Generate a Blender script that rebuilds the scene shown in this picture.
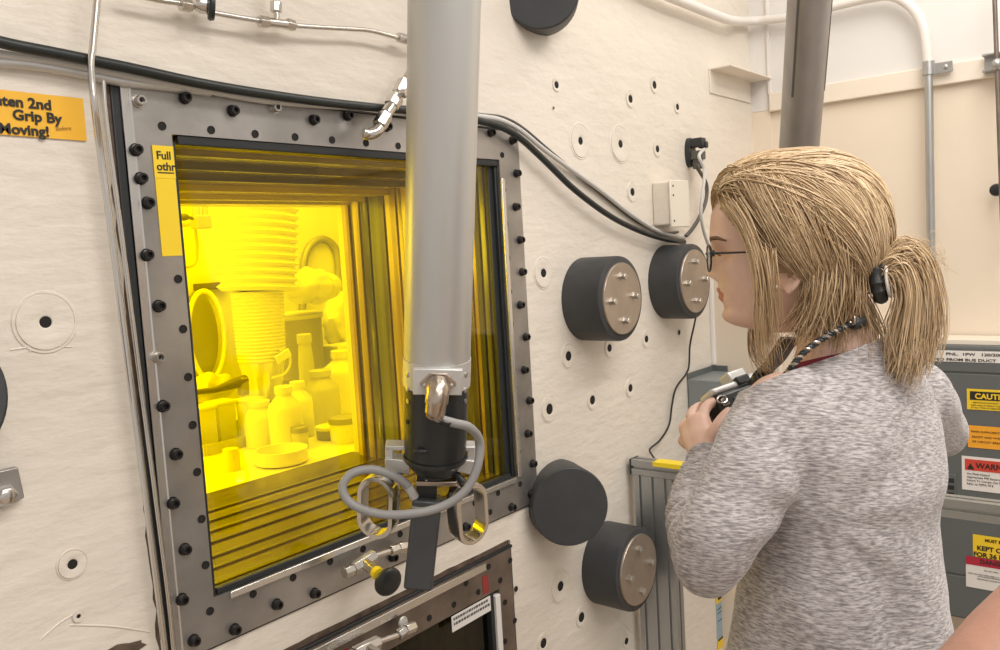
# Hot-cell operating gallery: shielding window with master arm, woman with a camera.
# Units are metres.  Front wall lies in y = 0 (room side is -y), right wall in x = 3.237.
import bpy, bmesh, math, random
from mathutils import Vector, Matrix, noise
import numpy as np

for _o in list(bpy.data.objects):
    bpy.data.objects.remove(_o)
C = bpy.context.scene.collection
S = bpy.context.scene
R = math.radians

# ------------------------------------------------------------------ camera
cam_d = bpy.data.cameras.new('viewpoint')
cam = bpy.data.objects.new('viewpoint', cam_d); C.objects.link(cam)
_r, _u, _f = Vector((0.6254, -0.7781, -0.0584)), Vector((0.1037, 0.0087, 0.9946)), Vector((0.7734, 0.6281, -0.0861))
cam.matrix_world = Matrix(((_r.x, _u.x, -_f.x, 0), (_r.y, _u.y, -_f.y, -1.3), (_r.z, _u.z, -_f.z, 1.6), (0, 0, 0, 1)))
cam_d.sensor_width = 36; cam_d.lens = 36 * 838 / 1000
cam_d.clip_start = .02
S.camera = cam
# ------------------------------------------------------------------ world, lamps, exposure
w = bpy.data.worlds.new('world'); S.world = w; w.use_nodes = True
w.node_tree.nodes['Background'].inputs[0].default_value = (1.0, .96, .92, 1)
w.node_tree.nodes['Background'].inputs[1].default_value = .62
S.view_settings.view_transform = 'Standard'; S.view_settings.look = 'None'
S.view_settings.gamma = 1; S.view_settings.use_curve_mapping = False
S.view_settings.exposure = 0.0

def area(name, loc, size, power, col, rot=(0, 0, 0)):
    l = bpy.data.lights.new(name, 'AREA'); l.shape = 'RECTANGLE'; l.size, l.size_y = size; l.energy = power; l.color = col
    o = bpy.data.objects.new(name, l); o.location = loc; o.rotation_euler = rot; C.objects.link(o); return o
WARM = (1, .95, .88)
area('ceiling_lamp', (1.0, -1.55, 3.12), (2.4, .5), 47, (1, .96, .92))
area('ceiling_lamp', (2.45, -1.0, 3.12), (.9, 1.2), 17, WARM)
area('ceiling_lamp', (0.4, -3.4, 3.12), (2.4, .6), 47, (1, .96, .92))
area('cell_light', (1.9, 1.3, 2.6), (1.6, 1.1), 38, (1, .97, .9))
area('cell_light', (.45, 1.0, 1.75), (.5, .9), 14, (1, .97, .9), (0, R(-80), R(-12)))  # added fill aimed at the right slab edges, no known fixture

# ------------------------------------------------------------------ materials
def mat(name, col, rough=.5, metal=0, bump=0, bscale=60, var=0, vscale=8, stretch=(1, 1, 1), spec=.5, dark=None, detail=4):
    m = bpy.data.materials.new(name); m.use_nodes = True
    nt = m.node_tree; n = nt.nodes; p = n['Principled BSDF']
    p.inputs['Base Color'].default_value = (*col, 1); p.inputs['Roughness'].default_value = rough
    p.inputs['Metallic'].default_value = metal; p.inputs['Specular IOR Level'].default_value = spec
    if bump or var:
        tc = n.new('ShaderNodeTexCoord'); mp = n.new('ShaderNodeMapping'); mp.inputs['Scale'].default_value = stretch
        nt.links.new(tc.outputs['Object'], mp.inputs['Vector'])
    if var:
        nz = n.new('ShaderNodeTexNoise'); nz.inputs['Scale'].default_value = vscale; nz.inputs['Detail'].default_value = detail
        nt.links.new(mp.outputs[0], nz.inputs['Vector'])
        cr = n.new('ShaderNodeValToRGB'); cr.color_ramp.elements[0].position = .3; cr.color_ramp.elements[1].position = .7
        dk = dark or tuple(c * (1 - var) for c in col)
        cr.color_ramp.elements[0].color = (*dk, 1); cr.color_ramp.elements[1].color = (*col, 1)
        nt.links.new(nz.outputs[0], cr.inputs[0]); nt.links.new(cr.outputs[0], p.inputs['Base Color'])
    if bump:
        nb = n.new('ShaderNodeTexNoise'); nb.inputs['Scale'].default_value = bscale; nb.inputs['Detail'].default_value = 5
        nt.links.new(mp.outputs[0], nb.inputs['Vector'])
        b = n.new('ShaderNodeBump'); b.inputs['Strength'].default_value = bump; b.inputs['Distance'].default_value = .01
        nt.links.new(nb.outputs[0], b.inputs['Height']); nt.links.new(b.outputs[0], p.inputs['Normal'])
    return m
M = {}
M['paint'] = mat('cream_paint', (.80, .735, .645), .42, bump=.5, bscale=12, var=.06, vscale=2.5, stretch=(1, 1, 2.6))
M['paint_right'] = mat('warm_cream_paint', (.83, .72, .585), .5, bump=.05, bscale=14, var=.04, vscale=2)
M['paint_white'] = mat('white_wall_paint', (.78, .755, .73), .5, bump=.04, bscale=14)
M['band'] = mat('cream_band_paint', (.85, .76, .645), .45, bump=.05, bscale=16)
M['steel'] = mat('brushed_frame_steel', (.50, .475, .45), .38, .8, bump=.05, bscale=90, var=.42, vscale=6, detail=9)
M['steel_dark'] = mat('stained_frame_steel', (.30, .25, .215), .42, .8, bump=.06, bscale=60, var=.45, vscale=12)
M['bevel'] = mat('bright_edge_steel', (.70, .68, .65), .25, .9)
M['chrome'] = mat('bright_fitting_steel', (.66, .63, .59), .22, 1)
M['bolt'] = mat('black_oxide_bolt', (.035, .033, .032), .35, .5)
M['bolt_bright'] = mat('zinc_bolt', (.55, .52, .48), .3, .9)
M['hole'] = mat('dark_hole', (.012, .01, .009), .8)
M['rust'] = mat('rusty_gap', (.17, .115, .085), .8, .1, bump=.5, bscale=70, var=.65, vscale=28)
M['gasket'] = mat('blue_black_gasket', (.017, .020, .022), .45)
M['rubber'] = mat('black_plastic', (.022, .024, .025), .38, bump=.03, bscale=70)
M['plug'] = mat('charcoal_plug_coating', (.046, .048, .051), .48, bump=.03, bscale=120, var=.2, vscale=20)
M['plugface'] = mat('turned_plug_steel', (.47, .40, .34), .33, .75, bump=.03, bscale=60, var=.16, vscale=16)
M['tube'] = mat('anodised_tube', (.56, .55, .52), .36, .55, bump=.02, bscale=200, var=.06, vscale=3, stretch=(6, 6, 1))
M['tube_old'] = mat('dull_tube_metal', (.40, .375, .36), .42, .65, var=.22, vscale=5, stretch=(3, 3, .5))
M['alu'] = mat('anodised_aluminium', (.42, .43, .43), .38, .8)
M['slot'] = mat('slot_shadow_black', (.02, .02, .02), .5)
M['silver'] = mat('bead_blasted_silver', (.66, .655, .64), .42, .55)
M['brass'] = mat('nickel_connector', (.52, .44, .37), .28, 1)
M['grip'] = mat('dark_grey_grip', (.060, .064, .070), .36)
M['cable_grey'] = mat('grey_cable_jacket', (.31, .305, .30), .45)
M['cable_black'] = mat('black_cable_jacket', (.016, .02, .02), .38)
M['cable_white'] = mat('pale_cable_jacket', (.62, .60, .57), .4)
M['cable_brown'] = mat('dark_grey_cable', (.10, .095, .085), .45)
M['galv'] = mat('galvanised_conduit', (.50, .50, .49), .34, .85, var=.1, vscale=12)
M['cond_white'] = mat('white_conduit_paint', (.80, .76, .72), .4)
M['tape'] = mat('yellow_orange_tape', (.95, .52, .035), .45, var=.04, vscale=10)
M['tape2'] = mat('yellow_tape', (.93, .66, .03), .42)
M['tape3'] = mat('bright_yellow_tape', (.95, .72, .02), .42)
M['ink'] = mat('black_marker', (.02, .017, .015), .6)
M['ink_soft'] = mat('faint_pencil', (.55, .33, .06), .7)
M['label_white'] = mat('white_label', (.80, .77, .74), .5)
M['label_ink'] = mat('label_print', (.10, .09, .09), .6)
M['label_yellow'] = mat('yellow_label', (.90, .62, .03), .5)
M['label_orange'] = mat('orange_label', (.90, .40, .03), .5)
M['label_red'] = mat('red_label', (.62, .065, .04), .5)
M['label_crimson'] = mat('crimson_label', (.45, .02, .05), .5)
M['label_blue'] = mat('pale_blue_label', (.32, .43, .50), .5)
M['red_tape'] = mat('dull_red_tape', (.30, .035, .035), .5)
M['panel_grey'] = mat('grey_enamel', (.125, .135, .135), .42, bump=.03, bscale=150)
M['box_grey'] = mat('light_grey_enamel', (.235, .26, .265), .34, bump=.02, bscale=150)
M['jbox'] = mat('cream_box_enamel', (.80, .74, .64), .4)
M['floor'] = mat('tan_floor', (.45, .36, .27), .45, bump=.05, bscale=40, var=.12, vscale=3)
M['ceiling'] = mat('white_ceiling', (.8, .78, .74), .7)
M['skin'] = mat('fair_skin', (.80, .56, .45), .48, bump=.03, bscale=260, var=.07, vscale=30, dark=(.76, .49, .39))
M['skin_arm'] = mat('tanned_arm_skin', (.44, .235, .17), .45, bump=.06, bscale=200, var=.15, vscale=40)
M['lips'] = mat('lip_skin', (.55, .22, .20), .4)
M['brow'] = mat('brown_brow', (.16, .085, .045), .7)
M['eye'] = mat('eye_white', (.8, .78, .75), .15)
M['iris'] = mat('iris', (.12, .16, .17), .15)
M['maroon'] = mat('maroon_jersey', (.20, .02, .04), .8, bump=.1, bscale=400)
M['denim'] = mat('dark_denim', (.03, .04, .07), .8, bump=.1, bscale=400)
M['shoe'] = mat('dark_shoe', (.03, .03, .03), .5)
M['cell_wall'] = mat('cell_white_paint', (.80, .78, .72), .5)
M['cell_mid'] = mat('cell_grey_steel', (.40, .38, .34), .45, .3)
M['cell_pale'] = mat('cell_pale_grey', (.62, .60, .56), .5)
M['cell_dark'] = mat('cell_dark_grey', (.16, .14, .12), .5)
M['poly'] = mat('white_polythene', (.88, .87, .82), .4)
M['bellows'] = mat('white_bellows_cloth', (.86, .84, .78), .6)
M['bag'] = mat('crumpled_film', (.75, .73, .66), .35, bump=.9, bscale=22)
M['cord'] = mat('braided_cord', (.05, .04, .035), .6, var=.0)

def outer_face(nt, fr, ior):
    # thin unrefracted pane: both faces reflect like an air-to-glass face
    ge = nt.nodes.new('ShaderNodeNewGeometry'); mr = nt.nodes.new('ShaderNodeMapRange')
    mr.inputs['To Min'].default_value = ior; mr.inputs['To Max'].default_value = 1 / ior
    nt.links.new(ge.outputs['Backfacing'], mr.inputs['Value']); nt.links.new(mr.outputs[0], fr.inputs[0])
def glass_mat():
    m = bpy.data.materials.new('yellow_lead_glass'); m.use_nodes = True; nt = m.node_tree; n = nt.nodes; n.clear()
    o = n.new('ShaderNodeOutputMaterial'); mix = n.new('ShaderNodeMixShader'); fr = n.new('ShaderNodeFresnel'); fr.inputs[0].default_value = 1.5; outer_face(nt, fr, 1.5)
    t = n.new('ShaderNodeBsdfTransparent'); t.inputs[0].default_value = (.98, .85, .006, 1)
    g = n.new('ShaderNodeBsdfGlossy'); g.inputs['Roughness'].default_value = .03
    nt.links.new(fr.outputs[0], mix.inputs[0]); nt.links.new(t.outputs[0], mix.inputs[1]); nt.links.new(g.outputs[0], mix.inputs[2])
    nt.links.new(mix.outputs[0], o.inputs[0]); return m
M['glass'] = glass_mat()
def clear_mat(name, col, ior=1.5):
    m = bpy.data.materials.new(name); m.use_nodes = True; nt = m.node_tree; n = nt.nodes; n.clear()
    o = n.new('ShaderNodeOutputMaterial'); mix = n.new('ShaderNodeMixShader'); fr = n.new('ShaderNodeFresnel'); fr.inputs[0].default_value = ior; outer_face(nt, fr, ior)
    t = n.new('ShaderNodeBsdfTransparent'); t.inputs[0].default_value = (*col, 1)
    g = n.new('ShaderNodeBsdfGlossy'); g.inputs['Roughness'].default_value = .03
    nt.links.new(fr.outputs[0], mix.inputs[0]); nt.links.new(t.outputs[0], mix.inputs[1]); nt.links.new(g.outputs[0], mix.inputs[2])
    nt.links.new(mix.outputs[0], o.inputs[0]); return m
M['dark_glass'] = clear_mat('dim_lead_glass', (.55, .55, .35))
M['lens'] = clear_mat('spectacle_lens', (.95, .93, .92))

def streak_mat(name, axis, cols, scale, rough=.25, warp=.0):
    # glass-slab edge: internal reflections painted as colour streaks along one axis
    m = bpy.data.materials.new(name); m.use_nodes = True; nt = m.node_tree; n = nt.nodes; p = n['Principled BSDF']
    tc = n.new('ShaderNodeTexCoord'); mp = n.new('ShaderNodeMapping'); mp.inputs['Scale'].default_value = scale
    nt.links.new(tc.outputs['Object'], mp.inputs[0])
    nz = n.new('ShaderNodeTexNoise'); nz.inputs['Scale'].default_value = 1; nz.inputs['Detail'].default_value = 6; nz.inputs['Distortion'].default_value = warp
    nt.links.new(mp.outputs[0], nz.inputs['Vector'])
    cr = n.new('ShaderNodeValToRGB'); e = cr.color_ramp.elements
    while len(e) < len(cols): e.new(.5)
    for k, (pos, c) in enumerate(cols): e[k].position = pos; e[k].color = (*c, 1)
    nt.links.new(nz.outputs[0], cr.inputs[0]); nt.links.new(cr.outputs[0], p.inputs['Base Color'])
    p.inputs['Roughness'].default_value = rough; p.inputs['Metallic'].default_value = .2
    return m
M['liner_v'] = streak_mat('slab_reflection_upright', 2, [(.30, (.03, .028, .02)), (.47, (.10, .08, .05)), (.56, (.42, .33, .2)), (.72, (.78, .7, .5))], (26, 26, 1.3), .22, .4)
M['liner_v_dark'] = streak_mat('slab_reflection_upright_dark', 2, [(.35, (.03, .035, .035)), (.60, (.12, .125, .115)), (.74, (.75, .72, .6))], (30, 30, 3.0), .2, 1.4)
M['liner_h_grey'] = streak_mat('slab_reflection_level_grey', 0, [(.3, (.12, .12, .105)), (.5, (.26, .25, .22)), (.62, (.42, .40, .32)), (.72, (.9, .86, .6))], (1.0, 14, 14), .2, .8)
M['liner_h_bright'] = streak_mat('slab_reflection_level_bright', 0, [(.3, (.5, .45, .3)), (.5, (.8, .75, .5)), (.62, (.92, .88, .66)), (.75, (.95, .92, .75))], (1.0, 18, 18), .2, .5)
M['liner_amber'] = streak_mat('slab_reflection_amber', 2, [(.25, (.10, .07, .03)), (.45, (.30, .21, .09)), (.6, (.48, .36, .17)), (.75, (.75, .62, .36))], (34, 34, 1.0), .2, .3)
M['liner_bright'] = streak_mat('slab_reflection_bright', 2, [(.25, (.22, .17, .08)), (.5, (.55, .43, .24)), (.7, (.9, .8, .5)), (.8, (.95, .9, .7))], (40, 40, 1.4), .2, .6)
M['liner_dark'] = streak_mat('slab_reflection_dark', 2, [(.3, (.05, .045, .03)), (.55, (.11, .10, .06)), (.68, (.30, .26, .13)), (.78, (.8, .75, .5))], (30, 30, 2.4), .2, 1.0)
M['liner_olive'] = streak_mat('slab_reflection_olive', 2, [(.3, (.09, .095, .07)), (.55, (.17, .18, .13)), (.7, (.32, .32, .22)), (.8, (.5, .5, .36))], (24, 24, .8), .2, .4)
M['liner_h'] = streak_mat('slab_reflection_level', 0, [(.28, (.03, .022, .01)), (.46, (.075, .05, .022)), (.6, (.12, .09, .04)), (.76, (.32, .28, .16))], (1.1, 24, 24), .2, .4)
M['liner_h_pale'] = streak_mat('slab_reflection_level_pale', 0, [(.25, (.06, .055, .04)), (.5, (.14, .13, .09)), (.62, (.26, .23, .15)), (.8, (.6, .56, .4))], (1.0, 20, 20), .2, .6)

def sweater_mat():
    m = bpy.data.materials.new('heather_grey_knit'); m.use_nodes = True; nt = m.node_tree; n = nt.nodes; p = n['Principled BSDF']
    tc = n.new('ShaderNodeTexCoord')
    mr = n.new('ShaderNodeMapping'); mr.inputs['Rotation'].default_value = (0, R(-9), R(-51)); nt.links.new(tc.outputs['Object'], mr.inputs[0])
    mp = n.new('ShaderNodeMapping'); mp.inputs['Scale'].default_value = (85, 85, 500); nt.links.new(mr.outputs[0], mp.inputs[0])
    nz = n.new('ShaderNodeTexNoise'); nz.inputs['Scale'].default_value = 1; nz.inputs['Detail'].default_value = 3; nz.inputs['Roughness'].default_value = .6; nt.links.new(mp.outputs[0], nz.inputs['Vector'])
    cr = n.new('ShaderNodeValToRGB'); e = cr.color_ramp.elements
    e[0].position = .36; e[0].color = (.22, .20, .20, 1); e[1].position = .66; e[1].color = (.58, .545, .54, 1)
    k = e.new(.5); k.color = (.38, .35, .35, 1)
    nt.links.new(nz.outputs[0], cr.inputs[0]); nt.links.new(cr.outputs[0], p.inputs['Base Color'])
    p.inputs['Roughness'].default_value = .9; p.inputs['Specular IOR Level'].default_value = .15
    p.inputs['Sheen Weight'].default_value = .25
    b = n.new('ShaderNodeBump'); b.inputs['Strength'].default_value = .25; b.inputs['Distance'].default_value = .002
    nt.links.new(nz.outputs[0], b.inputs['Height']); nt.links.new(b.outputs[0], p.inputs['Normal'])
    return m
M['sweater'] = sweater_mat()

def hair_mat():
    m = bpy.data.materials.new('blond_hair'); m.use_nodes = True; nt = m.node_tree; n = nt.nodes; p = n['Principled BSDF']
    a = n.new('ShaderNodeAttribute'); a.attribute_name = 'tone'
    cr = n.new('ShaderNodeValToRGB'); e = cr.color_ramp.elements
    e[0].position = 0; e[0].color = (.25, .155, .08, 1); e[1].position = 1; e[1].color = (.78, .60, .385, 1)
    k = e.new(.5); k.color = (.51, .355, .20, 1)
    nt.links.new(a.outputs['Fac'], cr.inputs[0]); nt.links.new(cr.outputs[0], p.inputs['Base Color'])
    p.inputs['Roughness'].default_value = .5; p.inputs['Specular IOR Level'].default_value = .3
    return m
M['hair'] = hair_mat()

# ------------------------------------------------------------------ mesh helpers
def V(p): return Vector(p)
def basis(d, hint=(0, 0, 1)):
    d = V(d).normalized(); h = V(hint)
    if abs(d.dot(h.normalized())) > .985: h = Vector((1, 0, 0)) if abs(d.x) < .9 else Vector((0, 1, 0))
    a = h.cross(d).normalized(); return a, d.cross(a).normalized(), d

class MB:
    def __init__(s): s.v = []; s.f = []; s.m = []; s.sm = []
    def add(s, vs, fs, mi=0, smooth=True):
        b = len(s.v); s.v += [tuple(x) for x in vs]
        for f in fs: s.f.append([i + b for i in f]); s.m.append(mi); s.sm.append(smooth)
        return s
    def box(s, c, size, ax=None, mi=0):
        c = V(c); X, Y, Z = ax or ((1, 0, 0), (0, 1, 0), (0, 0, 1)); X, Y, Z = V(X), V(Y), V(Z); a, b, d = [t / 2 for t in size]
        vs = [c + X * (i * a) + Y * (j * b) + Z * (k * d) for k in (-1, 1) for j in (-1, 1) for i in (-1, 1)]
        fl = X.cross(Y).dot(Z) < 0
        fs = [(0, 2, 3, 1), (4, 5, 7, 6), (0, 1, 5, 4), (2, 6, 7, 3), (0, 4, 6, 2), (1, 3, 7, 5)]
        return s.add(vs, [f[::-1] for f in fs] if fl else fs, mi, False)
    def bb(s, lo, hi, mi=0):
        return s.box([(a + b) / 2 for a, b in zip(lo, hi)], [b - a for a, b in zip(lo, hi)], None, mi)
    def lathe(s, prof, o, d, seg=32, mi=0, hint=(0, 0, 1), sx=1, sy=1):
        # prof: list of (radius, height along d)
        o = V(o); a, b, d = basis(d, hint); vs = []; fs = []; n = seg
        for (r_, h) in prof:
            for i in range(n):
                t = 2 * math.pi * i / n; vs.append(o + d * h + a * (r_ * sx * math.cos(t)) + b * (r_ * sy * math.sin(t)))
        for k in range(len(prof) - 1):
            for i in range(n):
                j = (i + 1) % n; fs.append((k * n + i, k * n + j, (k + 1) * n + j, (k + 1) * n + i))
        fs.append(tuple(range(n))[::-1]); fs.append(tuple((len(prof) - 1) * n + i for i in range(n)))
        return s.add(vs, fs, mi)
    def cyl(s, p0, p1, r0, r1=None, seg=24, mi=0):
        p0, p1 = V(p0), V(p1); L = (p1 - p0).length; r1 = r0 if r1 is None else r1
        return s.lathe([(r0, 0), (r1, L)], p0, p1 - p0, seg, mi)
    def tube(s, pts, rad, seg=10, mi=0, cap=True, hint=(0, 0, 1), flat=1.0):
        pts = [V(p) for p in pts]; n = len(pts); vs = []; fs = []; a = None
        for i, p in enumerate(pts):
            t = (pts[min(i + 1, n - 1)] - pts[max(i - 1, 0)]).normalized()
            if a is None: a, b, _ = basis(t, hint)
            else:
                a = (a - t * a.dot(t)).normalized(); b = t.cross(a)
            r_ = rad[i] if isinstance(rad, (list, tuple)) else rad
            ra, rb = r_ if isinstance(r_, (tuple, list)) else (r_, r_ * flat)
            for k in range(seg):
                q = 2 * math.pi * k / seg; vs.append(p + a * (ra * math.cos(q)) + b * (rb * math.sin(q)))
        for i in range(n - 1):
            for k in range(seg):
                j = (k + 1) % seg; fs.append((i * seg + k, i * seg + j, (i + 1) * seg + j, (i + 1) * seg + k))
        if cap: fs.append(tuple(range(seg))[::-1]); fs.append(tuple((n - 1) * seg + k for k in range(seg)))
        return s.add(vs, fs, mi)
    def ell(s, c, rad, ax=None, nu=20, nv=12, mi=0):
        c = V(c); X, Y, Z = ax or ((1, 0, 0), (0, 1, 0), (0, 0, 1)); X, Y, Z = V(X), V(Y), V(Z); vs = []; fs = []
        for j in range(1, nv):
            ph = math.pi * j / nv
            for i in range(nu):
                t = 2 * math.pi * i / nu
                vs.append(c + X * (rad[0] * math.sin(ph) * math.cos(t)) + Y * (rad[1] * math.sin(ph) * math.sin(t)) + Z * (rad[2] * math.cos(ph)))
        vs += [c + Z * rad[2], c - Z * rad[2]]; T = len(vs) - 2
        for j in range(nv - 2):
            for i in range(nu):
                k = (i + 1) % nu; fs.append((j * nu + i, (j + 1) * nu + i, (j + 1) * nu + k, j * nu + k))
        for i in range(nu):
            k = (i + 1) % nu; fs.append((T, i, k)); fs.append((T + 1, (nv - 2) * nu + k, (nv - 2) * nu + i))
        return s.add(vs, fs, mi)
    def prism(s, poly, o, X, Y, D, mi=0):
        # poly in (X,Y) about o, extruded along vector D
        o, X, Y, D = V(o), V(X), V(Y), V(D); n = len(poly)
        vs = [o + X * a + Y * b for a, b in poly] + [o + X * a + Y * b + D for a, b in poly]
        fs = [(i, (i + 1) % n, n + (i + 1) % n, n + i) for i in range(n)] + [tuple(range(n))[::-1], tuple(range(n, 2 * n))]
        return s.add(vs, fs, mi, False)
    def ring(s, path_pts, sec, mi=0):
        # closed ring: path_pts = list of (centre, radial, axial); sec = closed polygon of (radial, axial)
        n = len(path_pts); k = len(sec); vs = []; fs = []
        for c, ra, ax in path_pts:
            for (u_, w_) in sec: vs.append(V(c) + V(ra) * u_ + V(ax) * w_)
        for i in range(n):
            i2 = (i + 1) % n
            for j in range(k):
                j2 = (j + 1) % k; fs.append((i * k + j, i2 * k + j, i2 * k + j2, i * k + j2))
        return s.add(vs, fs, mi)
    def mesh(s, name, mats, off=(0, 0, 0), recalc=True):
        me = bpy.data.meshes.new(name); off = V(off)
        me.from_pydata([V(v) - off for v in s.v], [], s.f)
        for m in (mats if isinstance(mats, (list, tuple)) else [mats]): me.materials.append(m)
        me.polygons.foreach_set('material_index', s.m); me.polygons.foreach_set('use_smooth', s.sm)
        if recalc:
            bm = bmesh.new(); bm.from_mesh(me); bmesh.ops.recalc_face_normals(bm, faces=bm.faces); bm.to_mesh(me); bm.free()
        me.update()
        try: me.set_sharp_from_angle(angle=R(38))
        except Exception: pass
        return me
    def build(s, name, mats, parent=None, bevel=0, segs=2):
        off = root_loc(parent); o = bpy.data.objects.new(name, s.mesh(name, mats, off)); C.objects.link(o)
        if parent: o.parent = parent
        if bevel:
            b = o.modifiers.new('bevel', 'BEVEL'); b.width = bevel; b.segments = segs; b.limit_method = 'ANGLE'; b.angle_limit = R(40); b.harden_normals = False
        return o
def root_loc(p):
    t = Vector((0, 0, 0))
    while p: t = t + p.location; p = p.parent
    return t
def tag(o, label, cat, group=None, kind=None):
    if label: o['label'] = label
    if cat: o['category'] = cat
    if group: o['group'] = group
    if kind: o['kind'] = kind
    return o
def empty(name, loc, label=None, cat=None, group=None, kind=None):
    o = bpy.data.objects.new(name, None); o.location = loc; o.empty_display_size = .05; C.objects.link(o); return tag(o, label, cat, group, kind)
def part(o, label):
    o['label'] = label; return o
def struct(o): o['kind'] = 'structure'; return o
def smoothpath(pts, n=8):
    pts = [V(p) for p in pts]; out = []
    P = [pts[0] * 2 - pts[1]] + pts + [pts[-1] * 2 - pts[-2]]
    for i in range(1, len(P) - 2):
        for k in range(n):
            t = k / n; a, b, c, d = P[i - 1:i + 3]
            out.append(.5 * ((2 * b) + (c - a) * t + (2 * a - 5 * b + 4 * c - d) * t * t + (3 * b - a - 3 * c + d) * t ** 3))
    out.append(pts[-1]); return out
def lerp_path(a, b, n): a, b = V(a), V(b); return [a.lerp(b, i / n) for i in range(n + 1)]

def text(name, body, size, o, X, Y, m, parent=None, depth=.0004, align='LEFT', sx=1.0, shear=0, bold=0):
    c = bpy.data.curves.new(name, 'FONT'); c.body = body; c.size = size; c.align_x = align; c.extrude = depth; c.shear = shear; c.offset = bold
    c.resolution_u = 3
    t = bpy.data.objects.new('tmp', c); C.objects.link(t)
    dg = bpy.context.evaluated_depsgraph_get(); me = bpy.data.meshes.new_from_object(t.evaluated_get(dg))
    bpy.data.objects.remove(t); bpy.data.curves.remove(c)
    X = V(X).normalized(); Y = V(Y).normalized(); Z = X.cross(Y); off = V(o) - root_loc(parent)
    for v in me.vertices: v.co = off + X * (v.co.x * sx) + Y * v.co.y + Z * v.co.z
    me.materials.clear(); me.materials.append(m); me.name = name
    ob = bpy.data.objects.new(name, me); C.objects.link(ob)
    if parent: ob.parent = parent
    return ob
def remesh(mb, voxel, smooth_it=2, factor=.5):
    me = mb.mesh('tmp', M['skin']); t = bpy.data.objects.new('tmp', me); C.objects.link(t)
    r_ = t.modifiers.new('r', 'REMESH'); r_.mode = 'VOXEL'; r_.voxel_size = voxel; r_.use_smooth_shade = True
    if smooth_it:
        s_ = t.modifiers.new('s', 'SMOOTH'); s_.factor = factor; s_.iterations = smooth_it
    dg = bpy.context.evaluated_depsgraph_get(); out = bpy.data.meshes.new_from_object(t.evaluated_get(dg))
    bpy.data.objects.remove(t); bpy.data.meshes.remove(me); return out
def link_mesh(name, me, mats, parent):
    off = root_loc(parent); me.transform(Matrix.Translation(-off)); me.materials.clear()
    for m in (mats if isinstance(mats, (list, tuple)) else [mats]): me.materials.append(m)
    me.name = name; o = bpy.data.objects.new(name, me); C.objects.link(o); o.parent = parent; return o

XA, YA, ZA = (1, 0, 0), (0, 1, 0), (0, 0, 1)
OUT = (0, -1, 0)            # out of the front wall into the room

# =================================================================== SETTING
# front wall with two window openings
W1 = (.664, .943, 1.713, 1.904)     # x0,z0,x1,z1
W2 = (.455, -.02, 1.590, .880)
xs = sorted({-2.2, W1[0], W1[2], W2[0], W2[2], 3.26}); zs = sorted({-.02, W1[1], W1[3], W2[3], 3.2})
mb = MB()
for i in range(len(xs) - 1):
    for k in range(len(zs) - 1):
        cx, cz = (xs[i] + xs[i + 1]) / 2, (zs[k] + zs[k + 1]) / 2
        if any(a < cx < c and b < cz < d for a, b, c, d in (W1, W2)): continue
        nx = max(1, int((xs[i + 1] - xs[i]) / .4)); nz = max(1, int((zs[k + 1] - zs[k]) / .4))
        mb.bb((xs[i], 0, zs[k]), (xs[i + 1], .03, zs[k + 1]))
wall_front = struct(mb.build('wall_front', M['paint']))
def anchor(x, z, R_, r_, raised=.0025, name='anchor_plug'):
    m_ = MB()
    m_.lathe([(R_ * 1.10, .0), (R_ * 1.07, .0012), (R_ * 1.0, .0012), (R_ * .985, -.0004), (R_ * .965, -.0004), (R_ * .95, raised), (r_ * 1.25, raised), (r_ * 1.05, raised * .7), (r_ * 1.0, .0012)], (x, -.0004, z), OUT, 36)
    m_.lathe([(r_ * .98, 0), (r_ * .98, .0004)], (x, -.0016, z), OUT, 20, 1)
    return m_.build(name, [M['paint'], M['hole']], wall_front)
for (x, z, R_, r_) in [
(0.5373, 1.5371, 0.0428, 0.0089),
(0.5393, 1.168, 0.022, 0.0076),
(0.5401, 1.086, 0.0092, 0.0031),
(1.8984, 2.0378, 0.0174, 0.0097),
(2.2913, 2.0414, 0.0259, 0.0122),
(2.4477, 2.1013, 0.0255, 0.0127),
(2.6014, 2.0472, 0.0216, 0.0107),
(2.0022, 1.8964, 0.0475, 0.0112),
(2.2197, 1.9017, 0.0539, 0.012),
(2.4499, 1.9003, 0.0256, 0.0112),
(1.793, 1.5395, 0.0395, 0.0119),
(1.8887, 1.3061, 0.033, 0.0137),
(2.103, 1.3013, 0.0265, 0.0118),
(2.3252, 1.3019, 0.0268, 0.0113),
(2.5471, 1.2978, 0.0101, 0.0094),
(1.7869, 1.1771, 0.0347, 0.0147),
(1.9979, 1.1645, 0.0272, 0.0132),
(2.2131, 1.164, 0.0276, 0.0122),
(1.7935, 0.687, 0.0436, 0.0136),
(1.8861, 0.5636, 0.0268, 0.0141),
(1.703, 0.563, 0.0252, 0.0133),
(2.2784, 1.7604, 0.0306, 0.0122),
(2.1206, 0.3969, 0.0199, 0.0107),
(1.8787, 1.9753, 0.0043, 0.0037)
]:
    anchor(x, z, R_, r_)
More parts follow.
